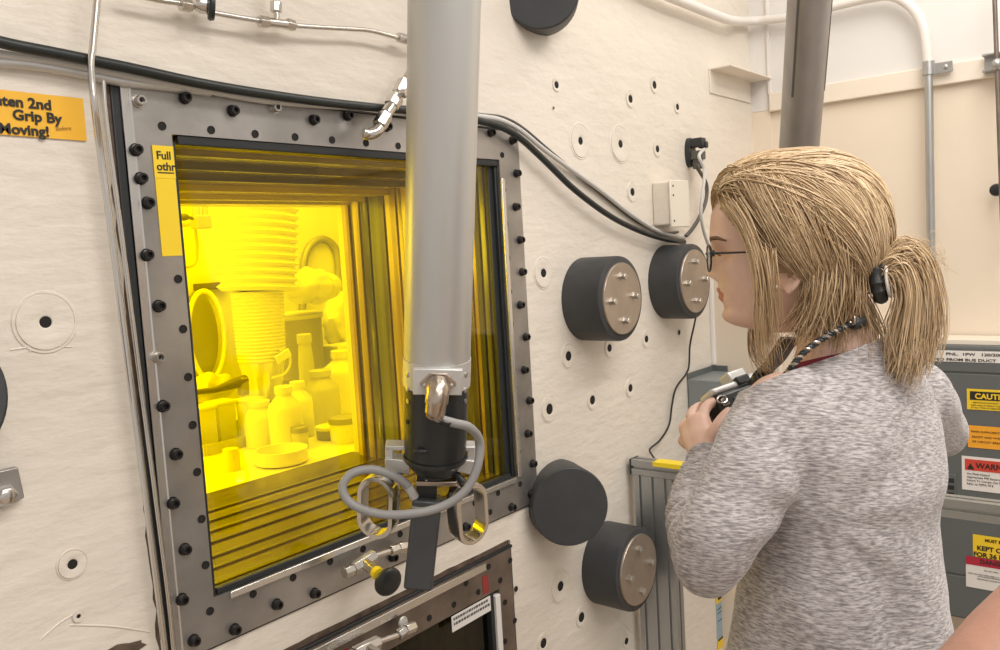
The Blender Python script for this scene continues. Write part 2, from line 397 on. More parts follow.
# sagging brush ridges and weld lines left in the paint
ridge = MB()
for p0, p1, rr in [((0.4858, 0.0, 1.502), (0.5722, 0.0, 1.4955), 0), ((0.5272, 0.0, 1.0768), (0.649, 0.0, 1.0169), 0), ((0.5019, -0.0, 1.529), (0.5122, 0.0, 1.4957), 0), ((0.4833, 0.0, 1.0712), (0.5407, 0.0, 1.0921), 0), ((1.9615, 0.0, 0.5854), (2.204, 0.0, 0.3659), 0)]:
    ridge.tube(smoothpath([p0, ((p0[0] + p1[0]) / 2, -.0005, (p0[2] + p1[2]) / 2 + .004), p1], 6), .0014, 6)
ridge.build('paint_ridge', M['paint'], wall_front)
mb = MB()
random.seed(4)
pts_ = []
cx, cz = 0.6007, 1.0032
for i in range(22):
    t = 2 * math.pi * i / 22; q = 1 + random.uniform(-.22, .22); pts_.append((cx + .040 * q * math.cos(t), cz + .013 * q * math.sin(t)))
mb.prism([(a, b) for a, b in pts_], (0, -.0005, 0), XA, ZA, (0, -.0012, 0))
part(mb.build('bare_patch', M['rust'], wall_front), 'dark patch where the cream paint has chipped off')

# right wall: white above, cream below, with a cream band between and a recessed panel
mb = MB(); mb.bb((3.237, -2.6, 2.086), (3.30, .03, 3.2)); struct(mb.build('wall_right', M['paint_white']))
mb = MB()
mb.bb((3.237, -.075, 0), (3.30, .0, 2.085)); 
mb.bb((3.246, -2.6, 0), (3.30, -.075, 2.085))
struct(mb.build('wall_right_lower', M['paint_right']))
mb = MB(); mb.bb((3.222, -2.6, 2.078), (3.24, -.075, 2.145)); struct(mb.build('trim_1', M['band'], None, .003))
mb = MB(); mb.bb((3.228, -.082, 2.14), (3.24, -.068, 3.2)); struct(mb.build('trim_2', M['cond_white'], None, .003))
# boxed-out corner column below
mb = MB(); mb.bb((2.798, -.25, 0), (3.24, .02, 1.47)); struct(mb.build('trim_3', M['paint_right'], None, .004))
mb = MB(); mb.lathe([(.011, 0), (.011, .31)], (2.800, -.006, 1.155), ZA, 14); struct(mb.build('trim_4', M['cond_white']))
mb = MB(); mb.bb((-2.2, -5, -.03), (3.30, .03, 0)); struct(mb.build('floor', M['floor']))
mb = MB(); mb.bb((-2.2, -5, 3.2), (3.30, .03, 3.24)); struct(mb.build('ceiling', M['ceiling']))

# =================================================================== MAIN WINDOW
win = empty('window_1', (1.2, 0, 1.42), kind='structure')
fx0, fz0, fx1, fz1 = .683, .949, 1.709, 1.897
ox0, oz0, ox1, oz1 = .764, 1.034, 1.628, 1.826       # clear opening
mb = MB()
F_ = -.006
for lo, hi in (((fx0, F_, oz1), (fx1, .02, fz1)), ((fx0, F_, fz0), (fx1, .02, oz0)), ((fx0, F_, oz0), (ox0, .02, oz1)), ((ox1, F_, oz0), (fx1, .02, oz1))): mb.bb(lo, hi)
plate = mb.build('frame_plate', M['steel'], win)
mb = MB(); mb.prism([(0, 0), (.016, -.0), (.016, -.0015), (.0, .010)], (fx0, F_ - .0006, fz0), XA, YA, (0, 0, fz1 - fz0)); mb.build('edge_bevel', M['bevel'], win)
mb = MB(); mb.bb((fx0 - .015, -.004, fz0 - .004), (fx0, .02, fz1 + .004)); mb.bb((fx0, -.004, fz1), (fx1, .02, fz1 + .005)); mb.bb((fx0, .0, fz0 - .005), (fx1, .02, fz0)); mb.build('gasket', M['gasket'], win, .002)
mb = MB()
random.seed(8)
n_ = 46; lo_ = []; hi_ = []
for i in range(n_ + 1):
    z = fz0 - .03 + (fz1 - fz0 + .04) * i / n_; lo_.append((W1[0] - .004 + random.uniform(-.003, .003) + .006 * noise.noise((z * 9, 0, 0)), z)); hi_.append((fx0 - .012, z))
mb.prism(lo_ + hi_[::-1], (0, -.001, 0), XA, ZA, (0, .004, 0))
mb.bb((W1[0], .001, W1[1]), (W1[2], .006, fz0)); mb.bb((W1[0], .001, fz1), (W1[2], .006, W1[3])); mb.bb((fx1, .001, fz0), (W1[2], .006, fz1))
mb.build('rust_gap', M['rust'], win)
# opening lip: dark gasket top, thin black left, bright strips right and bottom
mb = MB(); mb.bb((ox0 + .012, -.003, oz1 - .016), (ox1, .012, oz1 + .001)); mb.bb((ox0, -.003, oz0), (ox0 + .007, .012, oz1 - .012)); mb.bb((ox0 + .01, -.002, oz0), (ox1 - .02, .012, oz0 + .012)); mb.bb((ox1 - .010, .002, oz0), (ox1, .013, oz1 - .01))
mb.build('glass_seal', M['gasket'], win, .002)
mb = MB(); mb.bb((ox1 - .002, -.012, oz0 - .002), (ox1 + .012, -.005, oz1 - .045)); mb.build('edge_strip', M['bevel'], win, .002)
mb = MB(); mb.bb((ox0 + .03, -.012, oz0 - .013), (ox1 - .01, -.005, oz0 + .001)); mb.build('edge_strip', M['bevel'], win, .002)
mb = MB(); mb.bb((ox0, .014, oz0), (ox1, .024, oz1)); part(mb.build('glass_pane', M['glass'], win), 'yellow lead glass pane')
# bolts (one mesh shared)
def bolt_mesh(r_, h, mats, recess=.55):
    m_ = MB(); m_.lathe([(r_ * 1.25, 0), (r_ * 1.25, h * .16), (r_, h * .16), (r_, h * .9), (r_ * .9, h), (r_ * recess, h), (r_ * recess, h * .55)], (0, 0, 0), OUT, 18)
    m_.lathe([(r_ * recess * .98, 0), (r_ * recess * .98, .0004)], (0, -h * .55, 0), OUT, 6, 1)
    return m_.mesh('bolt', mats)
BM = bolt_mesh(.0085, .013, [M['bolt'], M['hole']]); BMS = bolt_mesh(.0085, .013, [M['bolt_bright'], M['bolt']])
m_ = MB(); m_.lathe([(.0072, 0), (.0072, .0015), (.0062, .0015), (.006, .0006)], (0, 0, 0), OUT, 16); SM = m_.mesh('screw', M['hole'])
def put(me, name, loc, parent):
    o = bpy.data.objects.new(name, me); o.location = V(loc) - root_loc(parent); o.parent = parent; C.objects.link(o); return o
BOLTS = [(0.7108, -0.006, 1.8744), (0.7923, -0.006, 1.8876), (0.8829, -0.006, 1.8746), (0.9727, -0.006, 1.8883), (1.0612, -0.006, 1.874), (1.1478, -0.006, 1.8892), (1.2533, -0.006, 1.8757), (1.3726, -0.006, 1.8915), (1.4805, -0.006, 1.873), (1.5983, -0.006, 1.8883), (1.6816, -0.006, 1.8759), (0.6981, -0.006, 1.7964), (0.7019, -0.006, 1.7515), (0.7098, -0.006, 1.7126), (0.6998, -0.006, 1.6292), (0.7121, -0.006, 1.5456), (0.7022, -0.006, 1.463), (0.7028, -0.006, 1.3818), (0.7176, -0.006, 1.2982), (0.7043, -0.006, 1.2184), (0.7178, -0.006, 1.1355), (0.7042, -0.006, 1.0536), (0.7186, -0.006, 0.9763), (0.7973, -0.006, 0.9642), (0.8879, -0.006, 0.9762), (0.9752, -0.006, 0.9656), (1.073, -0.006, 0.9783), (1.1837, -0.006, 0.9691), (1.3016, -0.006, 0.9766), (1.4195, -0.006, 0.9654), (1.5947, -0.006, 0.9637), (1.6756, -0.006, 0.9769), (1.6912, -0.006, 1.0521), (1.6772, -0.006, 1.134), (1.6918, -0.006, 1.2172), (1.6776, -0.006, 1.2985), (1.6916, -0.006, 1.3815), (1.6763, -0.006, 1.4648), (1.6923, -0.006, 1.5475), (1.6914, -0.006, 1.6284), (1.6805, -0.006, 1.7112), (1.6924, -0.006, 1.7949)]
SILVER = (0, 3, 16)
for i, p in enumerate(BOLTS): put(BMS if i in SILVER else BM, 'bolt', (p[0], F_, p[2]), plate)
for p in [(0.7481, -0.006, 1.838), (0.838, -0.006, 1.8383), (0.9268, -0.006, 1.8379), (1.0153, -0.006, 1.8386), (1.1045, -0.006, 1.839), (1.1937, -0.006, 1.8388), (1.2847, -0.006, 1.8383), (1.3834, -0.006, 1.8377), (1.4913, -0.006, 1.8394), (1.6401, -0.006, 1.838), (0.7516, -0.006, 1.5873), (0.7524, -0.006, 1.5035), (0.7535, -0.006, 1.4221), (0.7537, -0.006, 1.34), (0.7541, -0.006, 1.2587), (0.7544, -0.006, 1.1766), (0.7541, -0.006, 1.0956), (0.7546, -0.006, 1.0135), (0.8415, -0.006, 1.0123), (0.93, -0.006, 1.0123), (1.0195, -0.006, 1.0137), (1.1058, -0.006, 1.0115), (1.2114, -0.006, 1.0109), (1.3245, -0.006, 1.0112), (1.4585, -0.006, 1.0113), (1.5472, -0.006, 1.0122), (1.5127, -0.006, 0.9741), (1.6363, -0.006, 1.012), (1.64, -0.006, 1.7527), (1.6402, -0.006, 1.6692), (1.6404, -0.006, 1.5851), (1.6406, -0.006, 1.5004), (1.6392, -0.006, 1.4203), (1.6378, -0.006, 1.3398), (1.6384, -0.006, 1.2584), (1.6391, -0.006, 1.1765), (1.6397, -0.006, 1.094)]: put(SM, 'screw', (p[0], F_, p[2]), plate)

# window tunnel: edges of the stacked glass slabs, right side, top and bottom, reflections coloured in
FARY = .56
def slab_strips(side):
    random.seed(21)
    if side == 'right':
        # near-to-far boundaries of the slab edges and the reflection tone painted on each
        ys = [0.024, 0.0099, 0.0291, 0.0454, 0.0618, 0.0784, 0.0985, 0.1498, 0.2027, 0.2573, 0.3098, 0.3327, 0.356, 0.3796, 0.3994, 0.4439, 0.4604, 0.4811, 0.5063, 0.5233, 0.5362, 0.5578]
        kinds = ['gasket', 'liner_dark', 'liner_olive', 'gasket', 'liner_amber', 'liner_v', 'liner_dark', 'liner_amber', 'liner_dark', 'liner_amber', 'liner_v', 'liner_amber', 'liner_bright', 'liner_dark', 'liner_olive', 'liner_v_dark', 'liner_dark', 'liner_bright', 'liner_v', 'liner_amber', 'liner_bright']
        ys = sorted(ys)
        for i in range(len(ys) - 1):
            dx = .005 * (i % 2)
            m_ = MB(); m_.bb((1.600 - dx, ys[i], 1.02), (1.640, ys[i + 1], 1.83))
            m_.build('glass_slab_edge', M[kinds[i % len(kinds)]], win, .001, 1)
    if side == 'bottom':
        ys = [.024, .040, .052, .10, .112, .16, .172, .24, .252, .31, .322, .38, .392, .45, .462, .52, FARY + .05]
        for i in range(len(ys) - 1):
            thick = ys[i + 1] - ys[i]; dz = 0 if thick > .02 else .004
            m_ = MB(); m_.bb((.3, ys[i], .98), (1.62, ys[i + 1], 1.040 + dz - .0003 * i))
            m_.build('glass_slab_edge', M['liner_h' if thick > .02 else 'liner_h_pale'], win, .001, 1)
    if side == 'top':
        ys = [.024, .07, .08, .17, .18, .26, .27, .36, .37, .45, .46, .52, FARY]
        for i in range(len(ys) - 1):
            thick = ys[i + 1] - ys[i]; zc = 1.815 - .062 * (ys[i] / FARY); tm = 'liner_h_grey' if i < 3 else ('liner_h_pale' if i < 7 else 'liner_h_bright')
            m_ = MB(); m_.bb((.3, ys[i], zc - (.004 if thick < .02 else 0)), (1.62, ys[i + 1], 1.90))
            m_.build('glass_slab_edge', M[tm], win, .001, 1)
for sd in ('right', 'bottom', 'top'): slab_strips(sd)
mb = MB(); mb.bb((.28, .03, .98), (.30, FARY, 1.90)); mb.build('tunnel_side', M['cell_mid'], win)
# handwritten yellow tape strip on the frame
tx0, tx1 = 0.7308, 0.7573
tz1, tz0 = 1.8049, 1.626
mb = MB(); mb.bb((.727, F_ - .0012, tz0), (.763, F_ - .0002, tz1)); tp = part(mb.build('yellow_tape', M['tape2'], win), 'narrow yellow tape strip with handwriting')
mb = MB(); mb.bb((.7265, F_ - .0018, tz1 - .052), (.7635, F_ - .001, tz1 + .001)); mb.build('tape_tab', M['tape2'], tp)
text('handwriting', 'Full', .0185, (.732, F_ - .002, tz1 - .021), XA, ZA, M['ink'], tp, bold=.0004)
text('handwriting', 'othr', .0185, (.731, F_ - .002, tz1 - .039), XA, ZA, M['ink'], tp, bold=.0004)
mb = MB(); mb.bb((.732, F_ - .0022, tz1 - .044), (.761, F_ - .0018, tz1 - .042)); mb.build('underline', M['ink'], tp)

# =================================================================== LOWER WINDOW
win2 = empty('window_2', (1.1, 0, .45), kind='structure')
gx0, gz0, gx1, gz1 = .46, .02, 1.583, .862
px0, pz0, px1, pz1 = .56, .10, 1.500, .775
mb = MB()
for lo, hi in (((gx0, F_, pz1), (gx1, .02, gz1)), ((gx0, F_, gz0), (gx1, .02, pz0)), ((gx0, F_, pz0), (px0, .02, pz1)), ((px1 + .03, F_, pz0), (gx1, .02, pz1))): mb.bb(lo, hi)
plate2 = mb.build('frame_plate', M['steel_dark'], win2)
mb = MB(); mb.bb((gx0, -.010, gz1 - .024), (gx1 - .10, -.005, gz1 - .004)); mb.build('edge_strip', M['bevel'], win2, .002)
mb = MB(); mb.bb((px1 + .012, -.009, pz0), (px1 + .030, .01, pz1 - .012)); mb.build('edge_strip', M['label_white'], win2, .002)
mb = MB(); mb.bb((gx0 - .004, -.008, gz1), (gx1 + .006, .02, gz1 + .008)); mb.bb((gx1, -.004, gz0), (gx1 + .006, .02, gz1)); mb.bb((px1, -.002, pz0), (px1 + .012, .03, pz1)); mb.build('gasket', M['gasket'], win2, .002)
mb = MB(); mb.prism([(gx0, gz1 + .006)] + [(gx0 + (gx1 - gx0) * i / 40, gz1 + .020 + .004 * noise.noise((i * .7, 3, 0))) for i in range(41)] + [(gx1, gz1 + .006)], (0, -.0012, 0), XA, ZA, (0, .004, 0)); mb.build('rust_gap', M['rust'], win2)
mb = MB(); mb.bb((px0, .014, pz0), (px1, .024, pz1)); part(mb.build('glass_pane', M['dark_glass'], win2), 'dark unlit glass pane')
mb = MB(); mb.bb((px0, .024, pz0 - .03), (px0 + .01, .5, pz1)); mb.bb((px1 - .004, .024, pz0), (px1 + .006, .5, pz1)); mb.bb((px0, .024, pz0 - .03), (px1, .5, pz0)); mb.bb((px0, .024, pz1), (px1, .5, pz1 + .03)); mb.bb((px0, .5, pz0 - .03), (px1, .52, pz1 + .03))
mb.build('tunnel', M['gasket'], win2)
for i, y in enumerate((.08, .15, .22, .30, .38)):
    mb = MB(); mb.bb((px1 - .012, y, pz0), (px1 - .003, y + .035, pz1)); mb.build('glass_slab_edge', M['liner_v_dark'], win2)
for p in [(1.0707, -0.006, 0.8471), (1.1539, -0.006, 0.8461), (1.2381, -0.006, 0.8471), (1.3259, -0.006, 0.8449), (1.41, -0.006, 0.8317), (1.4947, -0.006, 0.8435), (1.5356, -0.006, 0.7946), (1.5786, -0.006, 0.8314), (1.5946, -0.006, 0.7515), (1.583, -0.006, 0.6729), (1.5394, -0.006, 0.6362), (1.4511, -0.006, 0.7953), (1.2819, -0.006, 0.7965), (1.3646, -0.006, 0.7968), (1.5485, -0.006, 0.7333)]: put(SM, 'screw', (p[0], F_, p[2]), plate2)
for (a, b) in ((1.4681, 1.49), (1.0153, 1.0477)):
    mb = MB(); mb.bb((a, F_ - .001, .782), (b, F_ - .0002, .826)); part(mb.build('red_tape', M['red_tape'], win2), 'dull red tape mark')
lab = MB(); lab.bb((1.352, -.0080, .735), (1.492, -.0066, .772)); lb = part(lab.build('window_label', M['label_white'], win2), 'small white printed label in the glass corner')
mb = MB(); random.seed(3)
for z in (.761, .749):
    x = 1.358
    while x < 1.480:
        wd = random.uniform(.003, .009); mb.bb((x, -.0086, z), (x + wd, -.0080, z + .006)); x += wd + .0025
mb.build('fine_print', M['label_ink'], lb)

# =================================================================== CELL INTERIOR
def cellbox(name, lo, hi, m): b_ = MB(); b_.bb(lo, hi); return struct(b_.build(name, m))
TZ = 1.0
cellbox('wall_cell_back', (.2, 2.05, .5), (4.6, 2.1, 2.7), M['cell_wall'])
cellbox('wall_cell_right', (4.55, .6, .5), (4.6, 2.1, 2.7), M['cell_wall'])
cellbox('wall_cell_left', (.2, .6, .5), (.25, 2.1, 2.7), M['cell_wall'])
cellbox('ceiling_cell', (.2, .6, 2.66), (4.6, 2.1, 2.7), M['cell_wall'])
cellbox('floor_cell', (.2, .62, .95), (4.6, 2.1, TZ), M['cell_wall'])
cellbox('wall_cell_front_left', (.2, FARY + .03, .5), (.29, .64, 2.7), M['cell_wall'])
cellbox('wall_cell_front_right', (1.645, FARY - .02, .9), (4.6, .63, 2.7), M['cell_wall'])
cellbox('wall_cell_front_top', (.28, FARY, 1.76), (1.66, .63, 2.7), M['cell_wall'])
# bellows sleeve of the slave arm
sl = empty('slave_arm_sleeve', (1.7813, 1.25, 1.4817), 'corrugated white bellows sleeve hanging inside the yellow window, tied at its lower end', 'bellows')
def bellow(name, top, bot, r0, r1, n, depth, m):
    top, bot = V(top), V(bot); L = (bot - top).length; prof = []
    for i in range(n * 2 + 1):
        t = i / (n * 2); rr = r0 + (r1 - r0) * t; prof.append((rr + (depth if i % 2 else 0), L * t))
    b_ = MB(); b_.lathe(prof, top, bot - top, 36); return b_.build(name, m, sl)
bellow('upper_bellows', (1.8354, 1.25, 2.1185), (1.7844, 1.25, 1.5136), .136, .125, 22, .016, M['bellows'])
bellow('lower_bellows', (1.7802, 1.25, 1.5139), (1.7767, 1.25, 1.2627), .09, .08, 20, .005, M['bellows'])
mb = MB(); random.seed(5)
pr = []
top, bot = V((1.777, 1.25, 1.2663)), V((1.7756, 1.25, 1.1212))
for j in range(9):
    t = j / 8; ring_ = []
    for i in range(40):
        a = 2 * math.pi * i / 40; rr = (.078 - .035 * t) * (1 + .16 * math.sin(a * 10 + j * .4) * (.3 + t)); c_ = top.lerp(bot, t); ring_.append(c_ + Vector((rr * math.cos(a), rr * math.sin(a), 0)))
    pr += ring_
mb.add(pr, [(j * 40 + i, j * 40 + (i + 1) % 40, (j + 1) * 40 + (i + 1) % 40, (j + 1) * 40 + i) for j in range(8) for i in range(40)] + [tuple(range(320, 360))]); mb.build('gathered_cuff', M['bellows'], sl)
mb = MB(); mb.box((1.7952, 1.15, 1.2815), (.065, .012, .032), ((.9, 0, .35), YA, (-.35, 0, .9))); mb.build('tie_strap', M['poly'], sl, .003)
mb = MB(); mb.tube(smoothpath([(1.749, 1.16, 1.2098), (1.8005, 1.16, 1.2161), (1.8296, 1.16, 1.2478), (1.8252, 1.16, 1.2916), (1.7919, 1.16, 1.303)]), .0045, 8); mb.build('tie_loop', M['poly'], sl)
mb = MB(); mb.tube([(1.77, 1.25, 1.1513), (1.7791, 1.25, 1.1133), (1.7588, 1.25, 1.0805)], .022, 12); mb.build('gripper', M['cell_mid'], sl)

def bottle(px_loc, r_, h, label, capm='poly', mats='poly', neck=.42, group=None):
    e_ = empty('bottle', px_loc, label, 'bottle', group); x, y, z = px_loc
    b_ = MB(); b_.lathe([(r_ * .92, 0), (r_, .006), (r_, h * .62), (r_ * .93, h * .70), (r_ * neck * 1.1, h * .84), (r_ * neck, h * .87), (r_ * neck, h * .9)], (x, y, z), ZA, 24); b_.build('bottle_body', M[mats], e_)
    b_ = MB(); b_.lathe([(r_ * neck * 1.22, h * .88), (r_ * neck * 1.22, h * .99), (r_ * neck * 1.1, h)], (x, y, z), ZA, 20); b_.build('cap', M[capm], e_)
    return e_
def jar(loc, r_, h, label, lidm='cell_mid', m='poly'):
    e_ = empty('jar', loc, label, 'jar'); b_ = MB(); b_.lathe([(r_ * .95, 0), (r_, .004), (r_, h * .75), (r_ * .96, h * .77)], loc, ZA, 22); b_.build('jar_body', M[m], e_)
    b_ = MB(); b_.lathe([(r_ * 1.06, h * .75), (r_ * 1.06, h * .98), (r_ * .98, h)], loc, ZA, 22); b_.build('lid', M[lidm], e_); return e_
bottle((1.6658, 0.9865, 1.0), .056, .205, 'round white bottle with a small cap at the middle front of the cell bench')
bottle((1.7976, 1.0875, 1.0), .050, .195, 'white bottle close behind another, its cap just to the right on the bench')
bottle((1.9748, 1.1786, 1.0), .066, .205, 'squat wide shouldered bottle right of the paired white bottles', 'cell_pale', 'cell_pale', .5)
bottle((2.1721, 1.295, 1.0), .082, .250, 'tall white jug beside the dark slab edges at the right of the cell', 'poly', 'poly', .36)
bottle((1.635, 1.0866, 1.0), .050, .155, 'white bottle standing just right of the shallow tray', 'poly', 'poly', .6)
bottle((2.1149, 1.4375, 1.0), .032, .32, 'slender glass bottle with a grey collar in front of the drum', 'cell_pale', 'cell_pale', .75)
jar((1.8139, 0.868, 1.0), .050, .085, 'white jar with grey lid standing against the slab edges', 'cell_mid')
jar((1.8228, 0.9561, 1.0), .048, .045, 'low grey tin left of the lidded white jar', 'poly', 'cell_mid')
jar((1.6668, 0.9192, 1.0), .026, .075, 'small clear jar with dark lid in front of the round bottle', 'cell_mid', 'cell_pale')
# tray with tubs
tp_ = (1.6481, 1.1973, 1.0)
tr = empty('tray', tp_, 'shallow grey tray under the white tubs at the left of the bench', 'tray')
mb = MB(); mb.bb((tp_[0] - .19, tp_[1] - .06, TZ), (tp_[0] + .13, tp_[1] + .22, TZ + .006)); mb.build('tray_base', M['cell_mid'], tr)
mb = MB()
for lo, hi in (((-.19, -.066), (.13, -.06)), ((-.19, .22), (.13, .226)), ((-.196, -.06), (-.19, .22)), ((.13, -.06), (.136, .22))): mb.bb((tp_[0] + lo[0], tp_[1] + lo[1], TZ), (tp_[0] + hi[0], tp_[1] + hi[1], TZ + .036))
mb.build('tray_rim', M['cell_pale'], tr)
for k, (dx, dy, lbl) in enumerate(((-.13, .05, 'square white tub, left one of the three in the tray'), (-.035, .08, 'square white tub, middle one of the three in the tray'), (.045, .02, 'square white tub, right one of the three in the tray'))):
    o_ = (tp_[0] + dx, tp_[1] + dy, TZ + .0065); e_ = empty('tub', o_, lbl, 'tub')
    mb = MB(); mb.prism([(-.036, -.036), (.036, -.036), (.036, .036), (-.036, .036)], o_, XA, YA, (0, 0, .135)); mb.build('tub_body', M['poly'], e_, .006)
    mb = MB(); mb.bb((o_[0] - .04, o_[1] - .04, o_[2] + .128), (o_[0] + .04, o_[1] + .04, o_[2] + .140)); mb.build('rim', M['poly'], e_, .003)
# round dish, white block, drum, box
dp = (1.5175, 0.8194, 1.0)
mb = MB(); mb.lathe([(.062, 0), (.078, .005), (.080, .045), (.074, .045), (.071, .012), (.02, .010)], dp, ZA, 36); tag(mb.build('dish', M['poly']), 'round open white dish on the bench nearest the glass', 'dish')
wp = (1.3913, 0.8928, 1.0)
mb = MB(); mb.lathe([(.026, 0), (.026, .05), (.022, .06), (.022, .065)], wp, ZA, 18); tag(mb.build('cup', M['poly']), 'small white cup near the lower left of the bench', 'cup')
dr = (2.2157, 1.5913, 1.0)
de = empty('drum', dr, 'grey metal drum behind the bottles inside the yellow window', 'drum')
mb = MB(); mb.lathe([(.155, 0), (.155, .12), (.158, .125), (.155, .13), (.155, .37), (.16, .375), (.16, .39), (.15, .39)], (dr[0], dr[1] + .1, TZ), ZA, 40); mb.build('drum_body', M['cell_mid'], de)
mb = MB(); mb.lathe([(.163, .37), (.163, .385), (.15, .395)], (dr[0], dr[1] + .1, TZ), ZA, 40); mb.build('drum_lid', M['cell_pale'], de)
bxp = (2.4676, 1.62, 1.1676)
for k, dz in enumerate((0,)):
    mb = MB(); mb.box(bxp, (.16, .12, .13)); tag(mb.build('carton', M['poly'], None, .004), 'pale square carton on the stand at right of the drum', 'box')
mb = MB(); mb.bb((bxp[0] - .05, bxp[1] - .08, TZ), (bxp[0] + .14, bxp[1] + .1, bxp[2] - .066)); tag(mb.build('stand', M['cell_mid'], None, .004), 'grey block stand under the pale carton', 'stand')
# crumpled film bags on the drum
random.seed(12)
for (p, rr, lbl) in ((V((2.2214, 1.5, 1.4778)) + V((0, 0, .03)), (.14, .07, .07), 'crumpled clear film bag on top of the drum'), ((2.5697, 1.75, 1.3196), (.09, .06, .15), 'hanging crumpled film bag beside the dark slab edges'), ((1.6579, 1.42, 1.1746), (.10, .06, .05), 'crumpled film heap behind the tubs')):
    mb = MB(); mb.ell(p, rr, None, 36, 22)
    mb.v = [tuple(V(v) + (V(v) - V(p)).normalized() * .025 * noise.noise(V(v) * 22)) for v in mb.v]; tag(mb.build('film_bag', M['bag']), lbl, 'bag')
# arched hose, round port hoop, bar, valve set
mb = MB(); mb.tube(smoothpath([(2.5303, 2.03, 0.9377), (2.5635, 2.03, 1.279), (2.5885, 2.03, 1.4734), (2.6079, 2.03, 1.6095), (2.6521, 2.03, 1.6864), (2.7302, 2.03, 1.7189), (2.8037, 2.03, 1.6817), (2.822, 2.03, 1.5998), (2.8098, 2.03, 1.4064)]), .018, 12); tag(mb.build('hose_arch', M['cell_mid']), 'grey hose arch on the back wall right of the bellows', 'hose')
pe = empty('round_port', (1.9679, 1.9, 1.3242), 'tall oval wall port with pale rim at left of the bellows', 'port')
c_ = V((1.9986, 1.95, 1.3199)); ra_, rb_ = .085, .19
mb = MB(); pth = []
for i in range(48):
    a = 2 * math.pi * i / 48; pth.append(c_ + Vector((ra_ * math.cos(a), 0, rb_ * math.sin(a))))
mb.tube(pth + [pth[0]], .011, 10); mb.build('port_rim', M['poly'], pe)
mb = MB(); mb.lathe([(1, 0), (1, .01)], c_ + Vector((0, .05, 0)), (0, 1, 0), 40, sx=ra_, sy=rb_); mb.build('port_plate', M['cell_mid'], pe)
mb = MB(); mb.box((2.0937, 2.03, 1.5266), (.16, .04, .03)); tag(mb.build('shelf_bar', M['cell_dark'], None, .003), 'short dark bar above the oval port', 'bar')
ve = empty('service_valve', (1.812, 1.6, 1.8125), 'small valve body with a side knob high at left inside the cell', 'valve')
mb = MB(); mb.box((1.8005, 1.6, 1.7822), (.065, .05, .05)); mb.build('valve_body', M['cell_pale'], ve, .004)
mb = MB(); mb.cyl((1.7858, 1.6, 1.8465), (1.7806, 1.6, 1.7937), .016); mb.cyl((1.8239, 1.6, 1.8468), (1.8186, 1.6, 1.7935), .012); mb.cyl((1.8005, 1.6, 1.7822), Vector((1.8005, 1.6, 1.7822)) + Vector((0, .46, 0)), .012); mb.build('stub', M['cell_pale'], ve)
mb = MB(); mb.ell((1.7317, 1.6, 1.8014), (.022, .016, .014)); mb.cyl((1.7399, 1.6, 1.8014), (1.7806, 1.6, 1.7937), .006); mb.build('knob', M['cell_dark'], ve)
mb = MB(); mb.tube(smoothpath([(1.7853, 1.62, 1.7609), (1.7854, 1.62, 1.677), (1.7676, 1.62, 1.6243), (1.7083, 1.62, 1.6121)]), .006, 8); mb.build('drop_tube', M['cell_pale'], ve)
ge = empty('tong', (1.5879, 1.2, 1.2087), 'dark slender tong arm lying across the film heap', 'tong')
mb = MB(); mb.tube([(1.377, 1.12, 1.2186), (1.4993, 1.12, 1.211), (1.5785, 1.12, 1.2213), (1.6177, 1.12, 1.2286)], [.008, .010, .018, .016], 10); mb.build('tong_arm', M['cell_dark'], ge)
mb = MB(); mb.box((1.604, 1.12, 1.2071), (.03, .03, .06)); mb.build('tong_jaw', M['cell_mid'], ge, .004)

# =================================================================== MASTER ARM
mt0, mt1 = V((1.01, -0.3394, 1.4191)), V((0.9745, -0.4381, 1.983))
AX = (mt1 - mt0).normalized(); top_ = mt0 + AX * 1.05
FRT = (V((0, -1.3, 1.6)) - mt0); FRT = (FRT - AX * FRT.dot(AX)).normalized(); SID = AX.cross(FRT) * -1
if SID.dot(_r) < 0: SID = -SID
K = .00167
def mp(dx, dy, fr=0.0):       # point on the arm: dx right, dy up (both in K steps), fr metres to the front
    return mt0 + SID * (dx * K) + AX * (dy * K) + FRT * fr
arm = empty('master_arm', mt0, 'hanging grey master arm with black wrist, finger loops and bar grip before the window', 'manipulator')
RT = .0555
mb = MB(); mb.lathe([(RT, 0), (RT, 1.05)], mp(0, 0), AX, 56); mb.build('tube', M['tube'], arm)
mb = MB(); mb.lathe([(.085, 1.02), (.095, 1.04), (.095, 1.12), (.085, 1.14)], mp(0, 0), AX, 40)
e0 = mt0 + AX * 1.08; mb.cyl(e0, (e0.x, -.001, e0.z), .07, None, 40); mb.build('through_tube', M['tube'], arm)
# collar: band with flat plate, scalloped lower rim
mb = MB(); mb.lathe([(RT + .0006, 8 * K), (RT + .0012, 8 * K), (RT + .0012, -16 * K), (RT + .0006, -20 * K), (.053, -20 * K)], mp(0, 0), AX, 56); col_ = mb.build('collar', M['silver'], arm)
mb = MB(); mb.box(mp(1, -5.5, RT + .004), (47 * K, .012, 26 * K), (SID, FRT, AX)); cp = mb.build('connector_plate', M['silver'], arm, .0015)
for (dx, dy) in ((-28, -5), (-28, -20), (28, -4), (28, -20)):
    a = math.asin(max(-1, min(1, dx * K / RT))); p = mt0 + AX * (dy * K) + SID * (RT * math.sin(a)) + FRT * (RT * math.cos(a)); nrm = SID * math.sin(a) + FRT * math.cos(a)
    mb = MB(); mb.lathe([(.0048, 0), (.0048, .002), (.003, .003)], p, nrm, 14); mb.build('screw', M['bolt_bright'], col_)
for dx in (-11, 14):
    mb = MB(); mb.lathe([(.004, 0), (.004, .003), (.0025, .004)], mp(dx, -8, RT + .0125), FRT, 12); mb.build('screw', M['bolt_bright'], cp)
